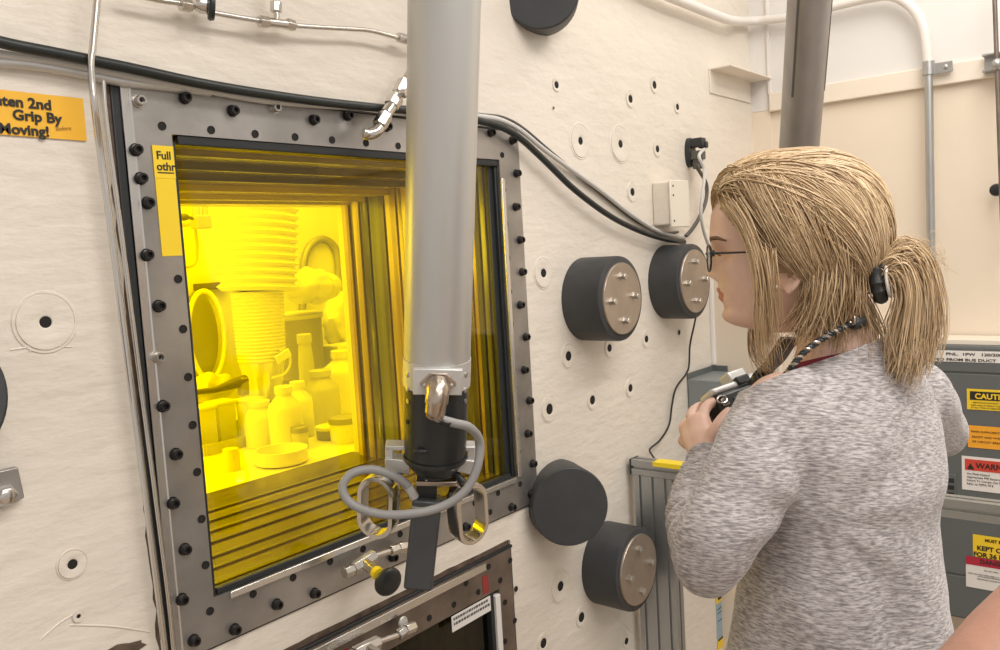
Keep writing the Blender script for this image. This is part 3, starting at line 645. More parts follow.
con = MB(); con.prism([(-17, -8), (-10, -12), (10, -12), (17, -8), (17, -5), (8, 4), (-8, 4), (-17, -5)], mp(1.5, 0, RT + .010), SID * K, AX * K, FRT * .004)
cn = con.build('connector', M['brass'], arm, .001)
mb = MB(); mb.tube(smoothpath([mp(1, -8, RT + .012), mp(1, -12, RT + .030), mp(0, -22, RT + .036), mp(-1, -34, RT + .030)], 6), [.0195] * 6 + [.0185] * 6 + [.0165] * 5 + [.0145] * 2, 20); mb.build('elbow', M['brass'], cn)
# black wrist housing
mb = MB(); mb.lathe([(.0535, -14 * K), (.0535, -70 * K), (.0525, -92 * K), (.049, -102 * K), (.041, -110 * K), (.034, -114 * K), (.034, -116 * K)], mp(0, 0), AX, 56); wr = mb.build('wrist_housing', M['rubber'], arm)
mb = MB(); mb.lathe([(.0538, -96 * K), (.0545, -98 * K), (.0530, -101 * K)], mp(0, 0), AX, 56); mb.build('wrist_band', M['rubber'], wr)
mb = MB(); mb.ell(mp(-14, -80, .050), (.013, .006, .005), (SID, FRT, AX)); mb.build('thumb_boss', M['rubber'], wr)
for (dx, dy) in ((-28, -33), (29, -33), (-28, -55)):
    a = math.asin(dx * K / .0535); nrm = SID * math.sin(a) + FRT * math.cos(a); p = mt0 + AX * (dy * K) + nrm * .0532
    mb = MB(); mb.lathe([(.0042, 0), (.0042, .0015)], p, nrm, 12); mb.build('screw', M['bolt_bright'] if dy > -50 else M['hole'], wr)
# yoke
for sgn, x0, x1 in ((-1, -51, -26), (1, 18, 41)):
    mb = MB(); mb.box(mp((x0 + x1) / 2, -89, -.012), ((x1 - x0) * K, .03, 5 * K), (SID, FRT, AX)); mb.box(mp(x0 + 4 if sgn < 0 else x1 - 4, -95, -.012), (8 * K, .03, 14 * K), (SID, FRT, AX))
    mb.prism([(x0, -99), (x1, -101), (x1, -117), (x0, -112)], mp(0, 0, -.022), SID * K, AX * K, FRT * .03); mb.build('yoke', M['silver'], arm, .0015)
mb = MB(); mb.box(mp(2, -122, .0), (42 * K, .05, 5 * K), (SID, FRT, AX)); mb.build('yoke_plate', M['brass'], arm, .001)
mb = MB(); mb.box(mp(-8, -126, 0), (21 * K, .036, 30 * K), (SID, FRT, AX)); lk = mb.build('link', M['rubber'], arm, .002)
mb = MB(); mb.ell(mp(-8, -119, .020), (.003, .003, .003)); mb.build('set_screw', M['bolt_bright'], lk)
# grip: square bar, slightly swung
ga, gb = mp(-7, -140, .012), mp(-15, -236, .028)
gd = (gb - ga).normalized(); gs = (SID - gd * SID.dot(gd)).normalized(); gf = gd.cross(gs)
mb = MB(); mb.box((ga + gb) / 2, (30 * K, .044, (gb - ga).length), (gs, gf, gd)); gr = mb.build('grip', M['grip'], arm, .005, 3)
mb = MB(); mb.box(ga.lerp(gb, .08), (31 * K, .046, .004), (gs, gf, gd)); mb.build('grip_cap', M['cable_grey'], gr, .001)
# finger loops: stadium rings
def loop_ring(cen, axd, w_, h_, tilt, name, m):
    X = V(axd).normalized(); Z = (AX - X * AX.dot(X)).normalized(); X2 = X; Z2 = (Z * math.cos(tilt) + X2 * math.sin(tilt)); X3 = (X2 * math.cos(tilt) - Z * math.sin(tilt)); Nn = X3.cross(Z2).normalized()
    pth = []; n = 14
    for k, (cy, a0) in enumerate(((h_ / 2 - w_ / 2, 0), (-(h_ / 2 - w_ / 2), math.pi))):
        for i in range(n + 1):
            a = a0 + math.pi * i / n; ra = X3 * math.cos(a) + Z2 * math.sin(a); pth.append((V(cen) + Z2 * cy + ra * (w_ / 2), ra, Nn))
    m_ = MB(); t_, d_ = .0036, .016
    m_.ring(pth, [(-t_, -d_ * .8), (t_, -d_), (t_ * 1.2, -d_ * .8), (t_ * 1.2, d_ * .8), (t_, d_), (-t_, d_)]); return m_.build(name, m, arm)
lp1 = loop_ring(mp(-57, -149, .012), SID * .93 + FRT * .36, .058, .106, .02, 'finger_loop', M['chrome'])
lp2 = loop_ring(mp(35, -156, .012), SID * .80 - FRT * .60, .058, .108, -.12, 'finger_loop', M['chrome'])
mb = MB(); mb.tube([mp(-47, -117, .0), mp(-44, -140, -.02), mp(-46, -165, -.018)], .007, 10); mb.tube([mp(-47, -117, 0), mp(-30, -112, 0)], .008, 10); mb.build('loop_lever', M['rubber'], arm)
mb = MB(); mb.tube([mp(22, -117, 0), mp(19, -140, -.02), mp(21, -165, -.016)], .007, 10); mb.tube([mp(22, -117, 0), mp(30, -125, .01)], .007, 10); mb.build('loop_lever', M['rubber'], arm)
# coiled control cable
cb = smoothpath([mp(-1, -34, RT + .030), mp(4, -38, RT + .03), mp(18, -44, RT + .022), mp(33, -52, RT + .006), mp(44, -72, .04), mp(42, -97, .05), mp(30, -120, .06), mp(8, -135, .065), mp(-20, -141, .07), mp(-52, -142, .07), mp(-80, -135, .06), mp(-91, -121, .05), mp(-84, -108, .04), mp(-65, -105, .03), mp(-45, -110, .03), mp(-30, -121, .025), mp(-22, -134, .022)], 8)
mb = MB(); mb.tube(cb, .0075, 12); cc = mb.build('control_cable', M['cable_grey'], arm)
mb = MB(); mb.tube([mp(-1, -33, RT + .031), mp(5, -39, RT + .029), mp(13, -42.5, RT + .025)], .0082, 12); mb.build('strain_relief', M['rubber'], cc)
mb = MB(); mb.tube([mp(-27, -125, .024), mp(-20, -138, .021)], .0085, 12); mb.build('crimp', M['silver'], cc)

# second master arm tube behind the woman
a0, a1 = V((2.2354, -0.5637, 2.195)), V((2.4334, -0.4581, 1.8408))
d_ = (a0 - a1).normalized(); lowp = a1 - d_ * .28
sec = empty('master_arm', lowp, 'dull grey master arm tube rising behind the woman\'s head', 'manipulator')
mb = MB(); mb.lathe([(.0545, 0), (.0545, (a0 - lowp).length + .75)], lowp, d_, 48); tb = mb.build('tube', M['tube_old'], sec)
sd2 = d_.cross(_f).normalized()
for off, L0 in ((-.80, .36), (.72, .36)):
    t = off; nrm = (sd2 * t - V(_f) * math.sqrt(max(.01, 1 - t * t))).normalized(); nrm = (nrm - d_ * nrm.dot(d_)).normalized()
    mb = MB(); mb.box(lowp + d_ * (L0 + .6) + nrm * .0538, (.006, .004, 1.0), (nrm.cross(d_), nrm, d_)); mb.build('guide_strip', M['cable_brown'], tb)
mb = MB(); mb.lathe([(.03, -.25), (.05, -.22), (.0535, -.1), (.0535, 0)], lowp, d_, 40); mb.build('wrist_housing', M['rubber'], sec)
e0 = lowp + d_ * ((a0 - lowp).length + .70)
mb = MB(); mb.cyl(e0, (e0.x, -.001, e0.z), .07, None, 40); mb.build('through_tube', M['tube'], sec)

# =================================================================== SHIELD PLUGS
def shield_plug(c, L, r_, label, n=(0, -1, 0), cover=True, group='shield plugs on the wall'):
    c = V(c); e_ = empty('shield_plug', c, label, 'plug', group); n = V(n).normalized(); a, b, _ = basis(n)
    m_ = MB(); m_.lathe([(r_, -.01), (r_, L - .008), (r_ * .985, L - .002), (r_ * .96, L), (r_ * .5, L)], c, n, 56); m_.build('plug_body', M['plug'], e_)
    if cover:
        q = r_ * .845
        m_ = MB(); m_.lathe([(q, 0), (q, .004), (q * .985, .006), (q * .4, .0062)], c + n * L, n, 56); cv = m_.build('cover_plate', M['plugface'], e_)
        for k in range(4):
            t = k * math.pi / 2 + .05; p = c + n * (L + .006) + (a * math.cos(t) + b * math.sin(t)) * (r_ * .52)
            m_ = MB(); m_.lathe([(.0125, 0), (.0125, .002), (.0098, .002), (.0098, .013), (.0085, .0145)], p, n, 6); m_.build('bolt', M['bolt_bright'], cv)
    return e_
shield_plug((1.9877, 0.0, 1.4552), .118, .117, 'charcoal plug with bolted steel cover, left one of the upper pair')
shield_plug((2.4735, 0.0, 1.4722), .100, .120, 'charcoal plug with bolted steel cover beside the woman\'s face')
shield_plug((2.0191, 0.0, 0.6794), .112, .119, 'charcoal plug with bolted steel cover, low against the aluminium post')
def aimed_plug(base, face, L, r_, label):
    b = V(base); n = (V(face) - b).normalized(); e_ = shield_plug(b + n * 0.0, L, r_, label, n, False)
    return e_
aimed_plug((1.8064, 0.0, 0.9317), (1.7176, -0.1059, 0.9417), .125, .102, 'plain charcoal plug tilted outward below the window corner')
aimed_plug((1.8502, -0.0, 2.2579), (1.7177, -0.0951, 2.241), .115, .098, 'plain charcoal plug cut off at the top of the picture')
aimed_plug((0.3579, 0.0, 1.4491), (0.3335, -0.1369, 1.4651), .085, .1, 'plain charcoal plug cut off at the left edge')
mb = MB(); mb.lathe([(.045, -.01), (.045, .06), (.043, .063), (.01, .063)], (2.4804, 0.0, 0.7403), OUT, 32); tag(mb.build('blanking_cap', M['plug']), 'small dark cap on the wall behind the aluminium post', 'cap')
# bracket with nut at the left edge
bk = empty('wall_bracket', (0.4567, 0.0, 1.3059), 'small grey metal bracket with bolt at the left edge below the black plug', 'bracket')
b0, b1 = (0.4215, 0.0, 1.2765), (0.4756, 0.0, 1.3348)
mb = MB(); mb.prism([(b0[0], b0[2]), (b1[0] + .004, b0[2] + .012), (b1[0], b1[2]), (b0[0], b1[2])], (0, 0, 0), XA, ZA, (0, -.012, 0)); mb.build('bracket_plate', M['steel'], bk, .002)
mb = MB(); c_ = V((0.4534, 0.0, 1.2995)); mb.lathe([(.017, .012), (.017, .016), (.012, .016), (.012, .026), (.009, .028)], c_, OUT, 6); mb.build('nut', M['chrome'], bk)

# =================================================================== PIPING ON THE FRONT WALL
gl = empty('gas_line', (0.9907, -0.02, 2.0425), 'thin steel gas line with tee and valve along the top of the wall', 'pipe')
mb = MB(); mb.tube(smoothpath([(0.6852, -0.03, 2.0345), (0.7472, -0.03, 2.0328), (0.7927, -0.03, 2.0352), (0.8495, -0.03, 2.031), (0.9439, -0.03, 2.0341), (1.0278, -0.03, 2.0395), (1.1507, -0.03, 2.0544), (1.2095, -0.03, 2.0602), (1.2939, -0.03, 2.0576), (1.3478, -0.03, 2.0555)], 5), .0046, 10); mb.build('line', M['chrome'], gl)
def nut(p0, p1, r_, parent, name='fitting', seg=6, m='chrome'):
    m_ = MB(); m_.cyl(p0, p1, r_, None, seg); return m_.build(name, M[m], parent, .001)
for a, b, r_ in (((0.7855, -0.03, 2.0338), (0.8052, -0.03, 2.0343), .011), ((0.9375, -0.03, 2.033), (0.9565, -0.03, 2.0336), .0105), ((0.9962, -0.03, 2.0386), (1.014, -0.03, 2.0372), .0105), ((1.2825, -0.03, 2.0599), (1.3117, -0.03, 2.0583), .0105), ((0.9759, -0.03, 2.0554), (0.9776, -0.03, 2.0733), .0105)): nut(a, b, r_, gl)
nut((0.9523, -0.03, 2.0338), (1.0005, -0.03, 2.0376), .0085, gl, 'tee', 12); nut((0.9763, -0.03, 2.0379), (0.9804, -0.03, 2.102), .006, gl, 'branch', 12)
mb = MB(); mb.lathe([(.010, 0), (.014, .008), (.014, .024), (.010, .03)], (0.813, -0.03, 2.039), (.9, -.3, 0), 14); vb = mb.build('valve_body', M['chrome'], gl)
mb = MB(); mb.lathe([(.0035, 0), (.021, .002), (.023, .006), (.021, .012), (.006, .013)], (0.8313, -0.036, 2.0378), (.86, -.45, -.1), 24); mb.build('valve_knob', M['rubber'], gl)
# elbow fitting
ef = empty('elbow_fitting', (1.2111, -0.05, 1.9003), 'bright steel elbow fitting over the window frame beside the grey tube', 'fitting')
mb = MB(); mb.tube(smoothpath([(1.1497, -0.05, 1.85), (1.1582, -0.055, 1.8479), (1.1774, -0.058, 1.8548), (1.1956, -0.058, 1.874)], 5), .0115, 16); mb.build('elbow', M['chrome'], ef)
nut((1.1838, -0.058, 1.8651), (1.2052, -0.058, 1.8886), .0155, ef); nut((1.2054, -0.058, 1.8906), (1.227, -0.058, 1.9126), .0125, ef, 'adapter', 16); nut((1.2209, -0.058, 1.908), (1.2397, -0.058, 1.9279), .016, ef); nut((1.23, -0.058, 1.9149), (1.2625, -0.058, 1.9565), .0125, ef, 'adapter', 16); nut((1.246, -0.058, 1.9346), (1.2658, -0.058, 1.961), .016, ef)
mb = MB(); mb.lathe([(.0085, 0), (.0085, .012), (.004, .013)], (1.2377, -0.075, 1.9329), (.2, -1, -.1), 14); mb.build('bleed_nipple', M['chrome'], ef)
mb = MB(); mb.tube([(1.2625, -0.058, 1.9565), (1.3165, -0.058, 2.0288), (1.3625, -0.05, 2.1041), (1.39, -0.04, 2.2164)], .0085, 12); mb.build('riser', M['chrome'], ef)
mb = MB(); mb.lathe([(.0117, 0), (.0117, .003)], (1.1531, -0.0505, 1.8496), (-.8, .25, .05), 16); part(mb.build('ferrule', M['cable_white'], ef), 'pale end ferrule')

# needle valves under each window
def needle_valve(label, px, knobc):
    e_ = empty('needle_valve', px[0], label, 'valve', 'needle valves under the windows')
    p = [V(q) for q in px]
    nut(p[0], p[1], .012, e_); nut(p[1], p[2], .0145, e_, 'valve_body', 6)
    nut(p[2], p[3], .0065, e_, 'stub', 12); nut(p[3], p[4], .0115, e_); nut(p[4], p[5], .0125, e_)
    mid = (p[1] + p[2]) / 2; kc = V(knobc); nd = (kc - mid).normalized()
    m_ = MB(); m_.cyl(mid, mid + nd * (kc - mid).length * .6, .0125, .0115, 6); m_.build('bonnet', M['chrome'], e_, .001)
    m_ = MB(); m_.cyl(mid + nd * (kc - mid).length * .55, mid + nd * (kc - mid).length * .7, .0128, .0128, 18); part(m_.build('bonnet_ring', M['tape3'], e_), 'yellow ring')
    m_ = MB(); m_.cyl(mid, kc, .005, None, 12); m_.build('stem', M['chrome'], e_)
    m_ = MB(); m_.lathe([(.008, -.004), (.026, .0), (.0285, .004), (.0285, .010), (.026, .014), (.02, .0165), (.008, .0172)], kc, nd, 32); m_.build('knob', M['rubber'], e_)
needle_valve('needle valve with black round knob on the frame below the yellow window', [(1.0284, -0.035, 0.9931), (1.0516, -0.035, 0.9933), (1.1085, -0.035, 1.0013), (1.1529, -0.035, 0.9975), (1.1758, -0.035, 0.9966), (1.2049, -0.035, 0.9917)], (1.0643, -0.115, 0.9829))
needle_valve('needle valve with dark knob over the lower dark window', [(1.0144, -0.035, 0.8216), (1.0379, -0.035, 0.8239), (1.1023, -0.035, 0.8221), (1.1584, -0.035, 0.8143), (1.1792, -0.035, 0.8169), (1.2061, -0.035, 0.815)], (1.0692, -0.115, 0.8115))
mb = MB(); mb.lathe([(.011, 0), (.013, .003), (.011, .006)], (1.1862, -0.02, 0.8281), OUT, 18); tag(mb.build('cap_plug', M['silver']), 'bright round cap above the lower needle valve', 'cap')

# =================================================================== CABLES
def cable(name, pts, r_, m, label, cat='cable', n=6, seg=10):
    b_ = MB(); b_.tube(smoothpath(pts, n), r_, seg); return tag(b_.build(name, M[m]), label, cat)
cable('power_cable', [(0.4319, -0.034, 1.9411), (0.5031, -0.034, 1.929), (0.5828, -0.034, 1.9242), (0.6874, -0.034, 1.9179), (0.8254, -0.034, 1.908), (1.0115, -0.034, 1.9041), (1.1856, -0.034, 1.9062), (1.2876, -0.034, 1.9098), (1.3931, -0.034, 1.9131), (1.5293, -0.034, 1.9072), (1.6032, -0.034, 1.9003), (1.6801, -0.034, 1.8784), (1.7812, -0.034, 1.8269), (1.9133, -0.034, 1.7558), (2.0873, -0.034, 1.6855), (2.2565, -0.034, 1.6398), (2.414, -0.034, 1.6119), (2.5453, -0.034, 1.5988)], .0085, 'cable_black', 'thick black cable sagging over the window top and down to the right plug', seg=14)
cable('signal_cable', [(0.4354, -0.0155, 1.9183), (0.5088, -0.0155, 1.9171), (0.576, -0.0155, 1.9167), (0.6491, -0.0155, 1.9133), (0.7292, -0.0155, 1.9079), (0.8177, -0.0155, 1.9036), (0.98, -0.0155, 1.8984), (1.2884, -0.0155, 1.9127), (1.4139, -0.0155, 1.9222), (1.5527, -0.0155, 1.9222), (1.6281, -0.0155, 1.9204), (1.7065, -0.0155, 1.9023), (1.7969, -0.0155, 1.8631), (1.8989, -0.0155, 1.8239), (2.0699, -0.0155, 1.7607), (2.2451, -0.0155, 1.6894), (2.4176, -0.0155, 1.6351), (2.5837, -0.0155, 1.6121)], .0065, 'cable_white', 'pale grey cable running beside the thick black cable above the window')
cable('hose', [(0.4356, -0.01, 1.9038), (0.5098, -0.01, 1.9073), (0.5635, -0.01, 1.9089), (0.6356, -0.01, 1.9051), (0.6901, -0.01, 1.901), (0.7487, -0.01, 1.9016), (0.8398, -0.01, 1.902)], .008, 'silver', 'silvery hose under the black cable at the upper left', 'hose')
cable('data_cable', [(1.3, -0.0046, 1.9217), (1.4263, -0.0046, 1.9294), (1.5663, -0.0046, 1.9297), (1.6544, -0.0046, 1.9302), (1.7341, -0.0046, 1.9109), (1.8478, -0.0046, 1.8596), (1.9863, -0.0046, 1.7986), (2.1397, -0.0046, 1.7312), (2.2869, -0.0046, 1.6717), (2.4054, -0.0046, 1.6423), (2.4925, -0.0046, 1.6311), (2.5635, -0.0046, 1.6331)], .004, 'cable_brown', 'thin dark cable uppermost in the bundle right of the window')
for k, dx in enumerate((0, 5)):
    cable('steel_line', [(p[0] + dx * .0022, p[1], p[2]) for p in [(0.6449, -0.05, 2.0521), (0.6374, -0.05, 2.0073), (0.6248, -0.05, 1.9402), (0.6193, -0.05, 1.9148), (0.6179, -0.05, 1.8857), (0.6182, -0.05, 1.845), (0.6298, -0.03, 1.7896), (0.633, -0.03, 1.7145), (0.6363, -0.03, 1.623), (0.6397, -0.03, 1.5144), (0.6431, -0.03, 1.4038), (0.6466, -0.03, 1.3072), (0.6502, -0.03, 1.1926), (0.6538, -0.03, 1.0758), (0.6558, -0.03, 0.9744)]] if k == 0 else [(p[0] + .011, p[1], p[2]) for p in [(0.6434, -0.012, 1.9012), (0.6417, -0.012, 1.8529), (0.6434, -0.012, 1.7925), (0.6467, -0.012, 1.7162), (0.65, -0.012, 1.6231), (0.6535, -0.012, 1.5127), (0.6571, -0.012, 1.4002), (0.6607, -0.012, 1.3019), (0.6644, -0.012, 1.1854), (0.6681, -0.012, 1.0665), (0.6685, -0.012, 0.9641)]], .0052 if k == 0 else .004, 'chrome', ('thin steel line from the top left bending down beside the window', 'second thin steel line hugging the window\'s left edge')[k], 'pipe')
cable('black_cord', [(2.5384, -0.07, 1.3544), (2.5722, -0.045, 1.3175), (2.5879, -0.02, 1.251), (2.5847, -0.015, 1.1829), (2.5599, -0.015, 1.1558), (2.484, -0.015, 1.1205), (2.4513, -0.015, 1.0694), (2.4249, -0.015, 1.008), (2.3603, -0.015, 0.972), (2.2843, -0.02, 0.96), (2.2415, -0.05, 0.9539), (2.223, -0.07, 0.9479)], .0032, 'cable_black', 'thin black cord dropping from the right plug to the aluminium rail', 'cord', 6, 8)

# =================================================================== WALL SIGN (orange tape)
s0, s1 = (0.4452, 0.0, 1.8029), (0.6313, 0.0, 1.8763)
sg = empty('tape_sign', (0.533, 0.0, 1.8375), 'orange yellow tape with handwritten black warning at the upper left', 'sign')
mb = MB(); q = [(0.4447, -0.003, 1.8078), (0.6244, -0.003, 1.8061), (0.6248, -0.003, 1.8699), (0.4511, -0.003, 1.8706)]; q2 = [(p[0], p[1] + .001, p[2]) for p in q]
mb.add(q + q2, [(0, 1, 2, 3), (7, 6, 5, 4), (0, 4, 5, 1), (1, 5, 6, 2), (2, 6, 7, 3), (3, 7, 4, 0)], 0, False); mb.build('tape', M['tape'], sg)
xd = (V(q[1]) - V(q[0])).normalized(); zd = OUT and V((0, -1, 0)).cross(xd) * -1
if zd.z < 0: zd = -zd
for body, pos, sz in (('Tighten 2nd', (0.5767, -0.0042, 1.848), .0205), ('Grip By', (0.5892, -0.0042, 1.8294), .0205), ('Moving!', (0.5699, -0.0042, 1.8089), .0205)):
    text('handwriting', body, sz, pos, xd, zd, M['ink'], sg, align='RIGHT', sx=1.06, bold=.0006)
text('handwriting', 'Before', .0085, (0.5794, -0.0042, 1.8184), (.98, 0, .12), (-.12, 0, .98), M['ink_soft'], sg, shear=.2)

# =================================================================== JUNCTION BOX, OUTLET, SHELF BRACKET
jb = empty('junction_box', (2.4209, 0.0, 1.7219), 'cream electrical junction box with blank cover above the right plug', 'box')
jx0, jz0, jz1 = 2.404, 1.655, 1.792
mb = MB(); mb.bb((jx0, -.062, jz0), (jx0 + .115, .0, jz1)); bx = mb.build('box_body', M['jbox'], jb, .006, 3)
mb = MB(); mb.bb((jx0 - .006, -.068, jz0 - .008), (jx0 + .122, -.061, jz1 + .004)); cv = mb.build('cover', M['jbox'], jb, .003)
for z in (jz0 + .036, jz1 - .040):
    mb = MB(); mb.lathe([(.017, 0), (.017, .0012), (.0155, .0012), (.0153, .0004), (.004, .0004)], (jx0, -.030, z), (-1, 0, 0), 24); mb.build('knockout', M['jbox'], bx)
for z in (jz0 + .012, jz1 - .016, jz1 - .045):
    mb = MB(); mb.lathe([(.0035, 0), (.0035, .001)], (jx0 + .012, -.0681, z), OUT, 10); mb.build('screw', M['hole'], cv)
oc = V((2.6697, 0.0, 1.8996))
op = empty('plug_outlet', oc, 'black plug and oval socket on the wall above the cream junction box', 'socket')
mb = MB(); mb.lathe([(1, 0), (1, .012), (.9, .018)], oc, OUT, 28, sx=.026, sy=.050); mb.build('socket_plate', M['rubber'], op)
mb = MB(); mb.box(oc + Vector((0, -.035, .030)), (.034, .05, .030), None); mb.box(oc + Vector((.014, -.05, .022)), (.022, .03, .022)); mb.build('upper_plug', M['rubber'], op, .004)
mb = MB(); mb.box(oc + Vector((.0, -.035, -.012)), (.034, .045, .030), None); mb.box(oc + Vector((.0, -.035, -.040)), (.024, .03, .035)); mb.build('lower_plug', M['cable_brown'], op, .004)
cable('white_cord', [tuple(oc + Vector((.02, -.055, .012)))] + [(2.6163, -0.065, 1.8792), (2.6295, -0.075, 1.8393), (2.6148, -0.08, 1.7923), (2.5958, -0.08, 1.7461), (2.583, -0.08, 1.6839), (2.6114, -0.075, 1.628), (2.6494, -0.07, 1.5874)], .0055, 'cable_white', 'white cord curving down from the black plug beside the junction box', 'cord')
cable('grey_cord', [tuple(oc + Vector((.004, -.04, -.05)))] + [(2.6403, -0.045, 1.8463), (2.7052, -0.045, 1.7949), (2.7003, -0.045, 1.7372), (2.6491, -0.045, 1.683), (2.6032, -0.04, 1.6436), (2.5696, -0.03, 1.6182)], .0065, 'cable_brown', 'grey cord looping from the lower plug towards the cable bundle', 'cord')
sb0, sb1 = (2.8579, 0.0, 2.1661), (3.2434, 0.0, 2.1241)
mb = MB(); x0_, x1_ = 2.8549, 3.237
mb.bb((x0_, -.006, 2.120), (x1_ - .02, 0, 2.205)); mb.bb((x0_, -.085, 2.200), (x1_ - .002, 0, 2.206)); tag(mb.build('shelf_bracket', M['paint'], None, .0015), 'cream angle iron bracket fixed under the white conduit in the corner', 'bracket')

# =================================================================== CONDUITS
cd = empty('conduit', (3.1522, 0.0, 2.425), 'conduit crossing the corner, white above and galvanised below its strap', 'conduit')
XR = 3.19
arc = [(1.8933, -0.04, 2.4067), (2.141, -0.04, 2.3933), (2.4044, -0.04, 2.377), (2.6442, -0.04, 2.3767), (2.8379, -0.04, 2.3789), (2.9706, -0.045, 2.3821)] + [(3.185, -0.0336, 2.4197), (3.19, -0.1766, 2.4045), (3.19, -0.3386, 2.4078), (3.19, -0.4574, 2.4084), (3.19, -0.5225, 2.4001), (3.19, -0.5698, 2.3692), (3.19, -0.6067, 2.3213), (3.19, -0.6276, 2.2641), (3.19, -0.636, 2.2029), (3.19, -0.6398, 2.1427)]
mb = MB(); mb.tube(smoothpath(arc, 7), .0165, 16); mb.build('painted_run', M['cond_white'], cd)
mb = MB(); mb.tube([arc[-1], (arc[-1][0], arc[-1][1], 1.226)], .0140, 16); mb.build('galvanised_run', M['galv'], cd)
cl = V((3.19, -0.6397, 2.1361))
mb = MB(); mb.lathe([(.0195, -.024), (.0195, .022)], cl, ZA, 24); st = mb.build('strap', M['galv'], cd, .001)
mb = MB(); mb.box(cl + Vector((.012, -.042, -.004)), (.005, .06, .036)); mb.build('strap_tab', M['galv'], st, .001)
mb = MB(); mb.lathe([(.007, 0), (.007, .004), (.0045, .005)], cl + Vector((.009, -.05, -.004)), (-1, 0, 0), 12); mb.build('strap_screw', M['bolt_bright'], st)
rp = empty('strut_rod', (3.12, -0.8539, 2.1131), 'thin dark rod held by a strut channel at the upper right edge', 'rod')
mb = MB(); mb.cyl((3.14, -0.8416, 2.3658), (3.14, -0.8615, 1.5451), .007, None, 12); mb.build('rod', M['steel_dark'], rp)
p_ = V((3.19, -0.8213, 2.1193))
mb = MB()
for lo, hi in (((.0, -.10, -.028), (.05, .02, -.022)), ((.0, -.10, .022), (.05, .02, .028)), ((.044, -.10, -.028), (.05, .02, .028))): mb.bb([p_[i] + lo[i] - (.02 if i == 0 else 0) for i in range(3)], [p_[i] + hi[i] - (.02 if i == 0 else 0) for i in range(3)])
mb.build('strut_channel', M['galv'], rp, .001)
mb = MB(); mb.ell((3.13, -0.8497, 2.1028), (.016, .016, .018)); mb.build('clamp', M['galv'], rp)
mb = MB(); mb.lathe([(.006, -.05), (.006, 0), (.018, .004), (.021, .012), (.018, .022), (.008, .026)], (3.2, -0.837, 1.7088), (-1, 0, 0), 24); tag(mb.build('wall_bumper', M['rubber']), 'black round knob on the cream wall at the right edge', 'bumper')

# =================================================================== GREY BOX IN THE CORNER
gb_ = empty('switch_box', (2.68, -.13, .66), 'light grey steel enclosure in the wall corner behind the camera', 'box')
mb = MB(); mb.bb((2.592, -.128, .66), (2.797, -.004, 1.132)); mb.build('enclosure', M['box_grey'], gb_, .003)
mb = MB(); mb.bb((2.598, -.142, .67), (2.795, -.129, 1.125)); mb.build('door', M['box_grey'], gb_, .003)
mb = MB(); mb.bb((2.592, -.006, 1.13), (2.794, -.002, 1.152)); mb.bb((2.790, -.06, 1.13), (2.796, -.002, 1.152)); mb.build('mounting_flange', M['panel_grey'], gb_, .001)
# hazard sticker low on the wall
hs = empty('hazard_sticker', (2.80, 0, .2), 'blue and yellow sticker low on the wall beside the sweater', 'sticker')
mb = MB(); mb.bb((2.752, -.0015, .100), (2.90, -.0003, .335)); mb.build('sticker_base', M['label_blue'], hs)
mb = MB(); mb.bb((2.752, -.0022, .275), (2.90, -.0016, .335)); mb.bb((2.752, -.0022, .100), (2.90, -.0016, .140)); mb.build('yellow_band', M['label_yellow'], hs)
mb = MB(); mb.bb((2.768, -.0028, .285), (2.90, -.0023, .318)); mb.bb((2.758, -.0028, .132), (2.90, -.0023, .140))
for z in (.25, .235, .205): mb.bb((2.762, -.0021, z), (2.88, -.0016, z + .003))
mb.build('print', M['ink'], hs)

# =================================================================== ALUMINIUM GUARD FRAME
gf_ = empty('guard_frame', (2.10, -.14, 0), 'slotted aluminium rail and post standing between the wall and the woman', 'frame')
def slotted(w_, h_, slots_w, slots_h, sw=.008, sd=.007):
    # rectangle outline (CCW) with T-slot notches
    def edge(L, n):
        out = [0]; step = L / n
        res_ = []
        for i in range(n):
            c_ = step * (i + .5); res_ += [(c_ - sw / 2, 0), (c_ - sw / 2, sd), (c_ + sw / 2, sd), (c_ + sw / 2, 0)]
        return res_
    P = [(-w_ / 2, -h_ / 2)] + [(-w_ / 2 + a, -h_ / 2 + b) for a, b in edge(w_, slots_w)]
    P += [(w_ / 2, -h_ / 2)] + [(w_ / 2 - b, -h_ / 2 + a) for a, b in edge(h_, slots_h)]
    P += [(w_ / 2, h_ / 2)] + [(w_ / 2 - a, h_ / 2 - b) for a, b in edge(w_, slots_w)]
    P += [(-w_ / 2, h_ / 2)] + [(-w_ / 2 + b, h_ / 2 - a) for a, b in edge(h_, slots_h)]
    return P
RX, RZ = 2.185, .955
mb = MB(); mb.prism(slotted(.045, .045, 1, 1), (RX, -.022, RZ - .0225), XA, ZA, (0, -1.38, 0)); rail = mb.build('rail', M['alu'], gf_)
mb = MB(); mb.bb((RX - .023, -.022, RZ - .046), (RX + .023, -.016, RZ + .001)); mb.build('end_cap', M['rubber'], rail)
mb = MB(); mb.prism(slotted(.126, .045, 3, 1), (RX, -.092, 0), YA, XA, (0, 0, RZ - .046)); mb.build('post', M['alu'], gf_)
mb = MB(); mb.prism(slotted(.126, .045, 3, 1), (RX, -1.25, 0), YA, XA, (0, 0, RZ - .046)); mb.build('post', M['alu'], gf_)
mb = MB(); mb.bb((RX - .0235, -.36, RZ - .012), (RX + .02, -.095, RZ + .0012)); part(mb.build('yellow_tape', M['tape3'], gf_), 'bright yellow tape strip on the rail')

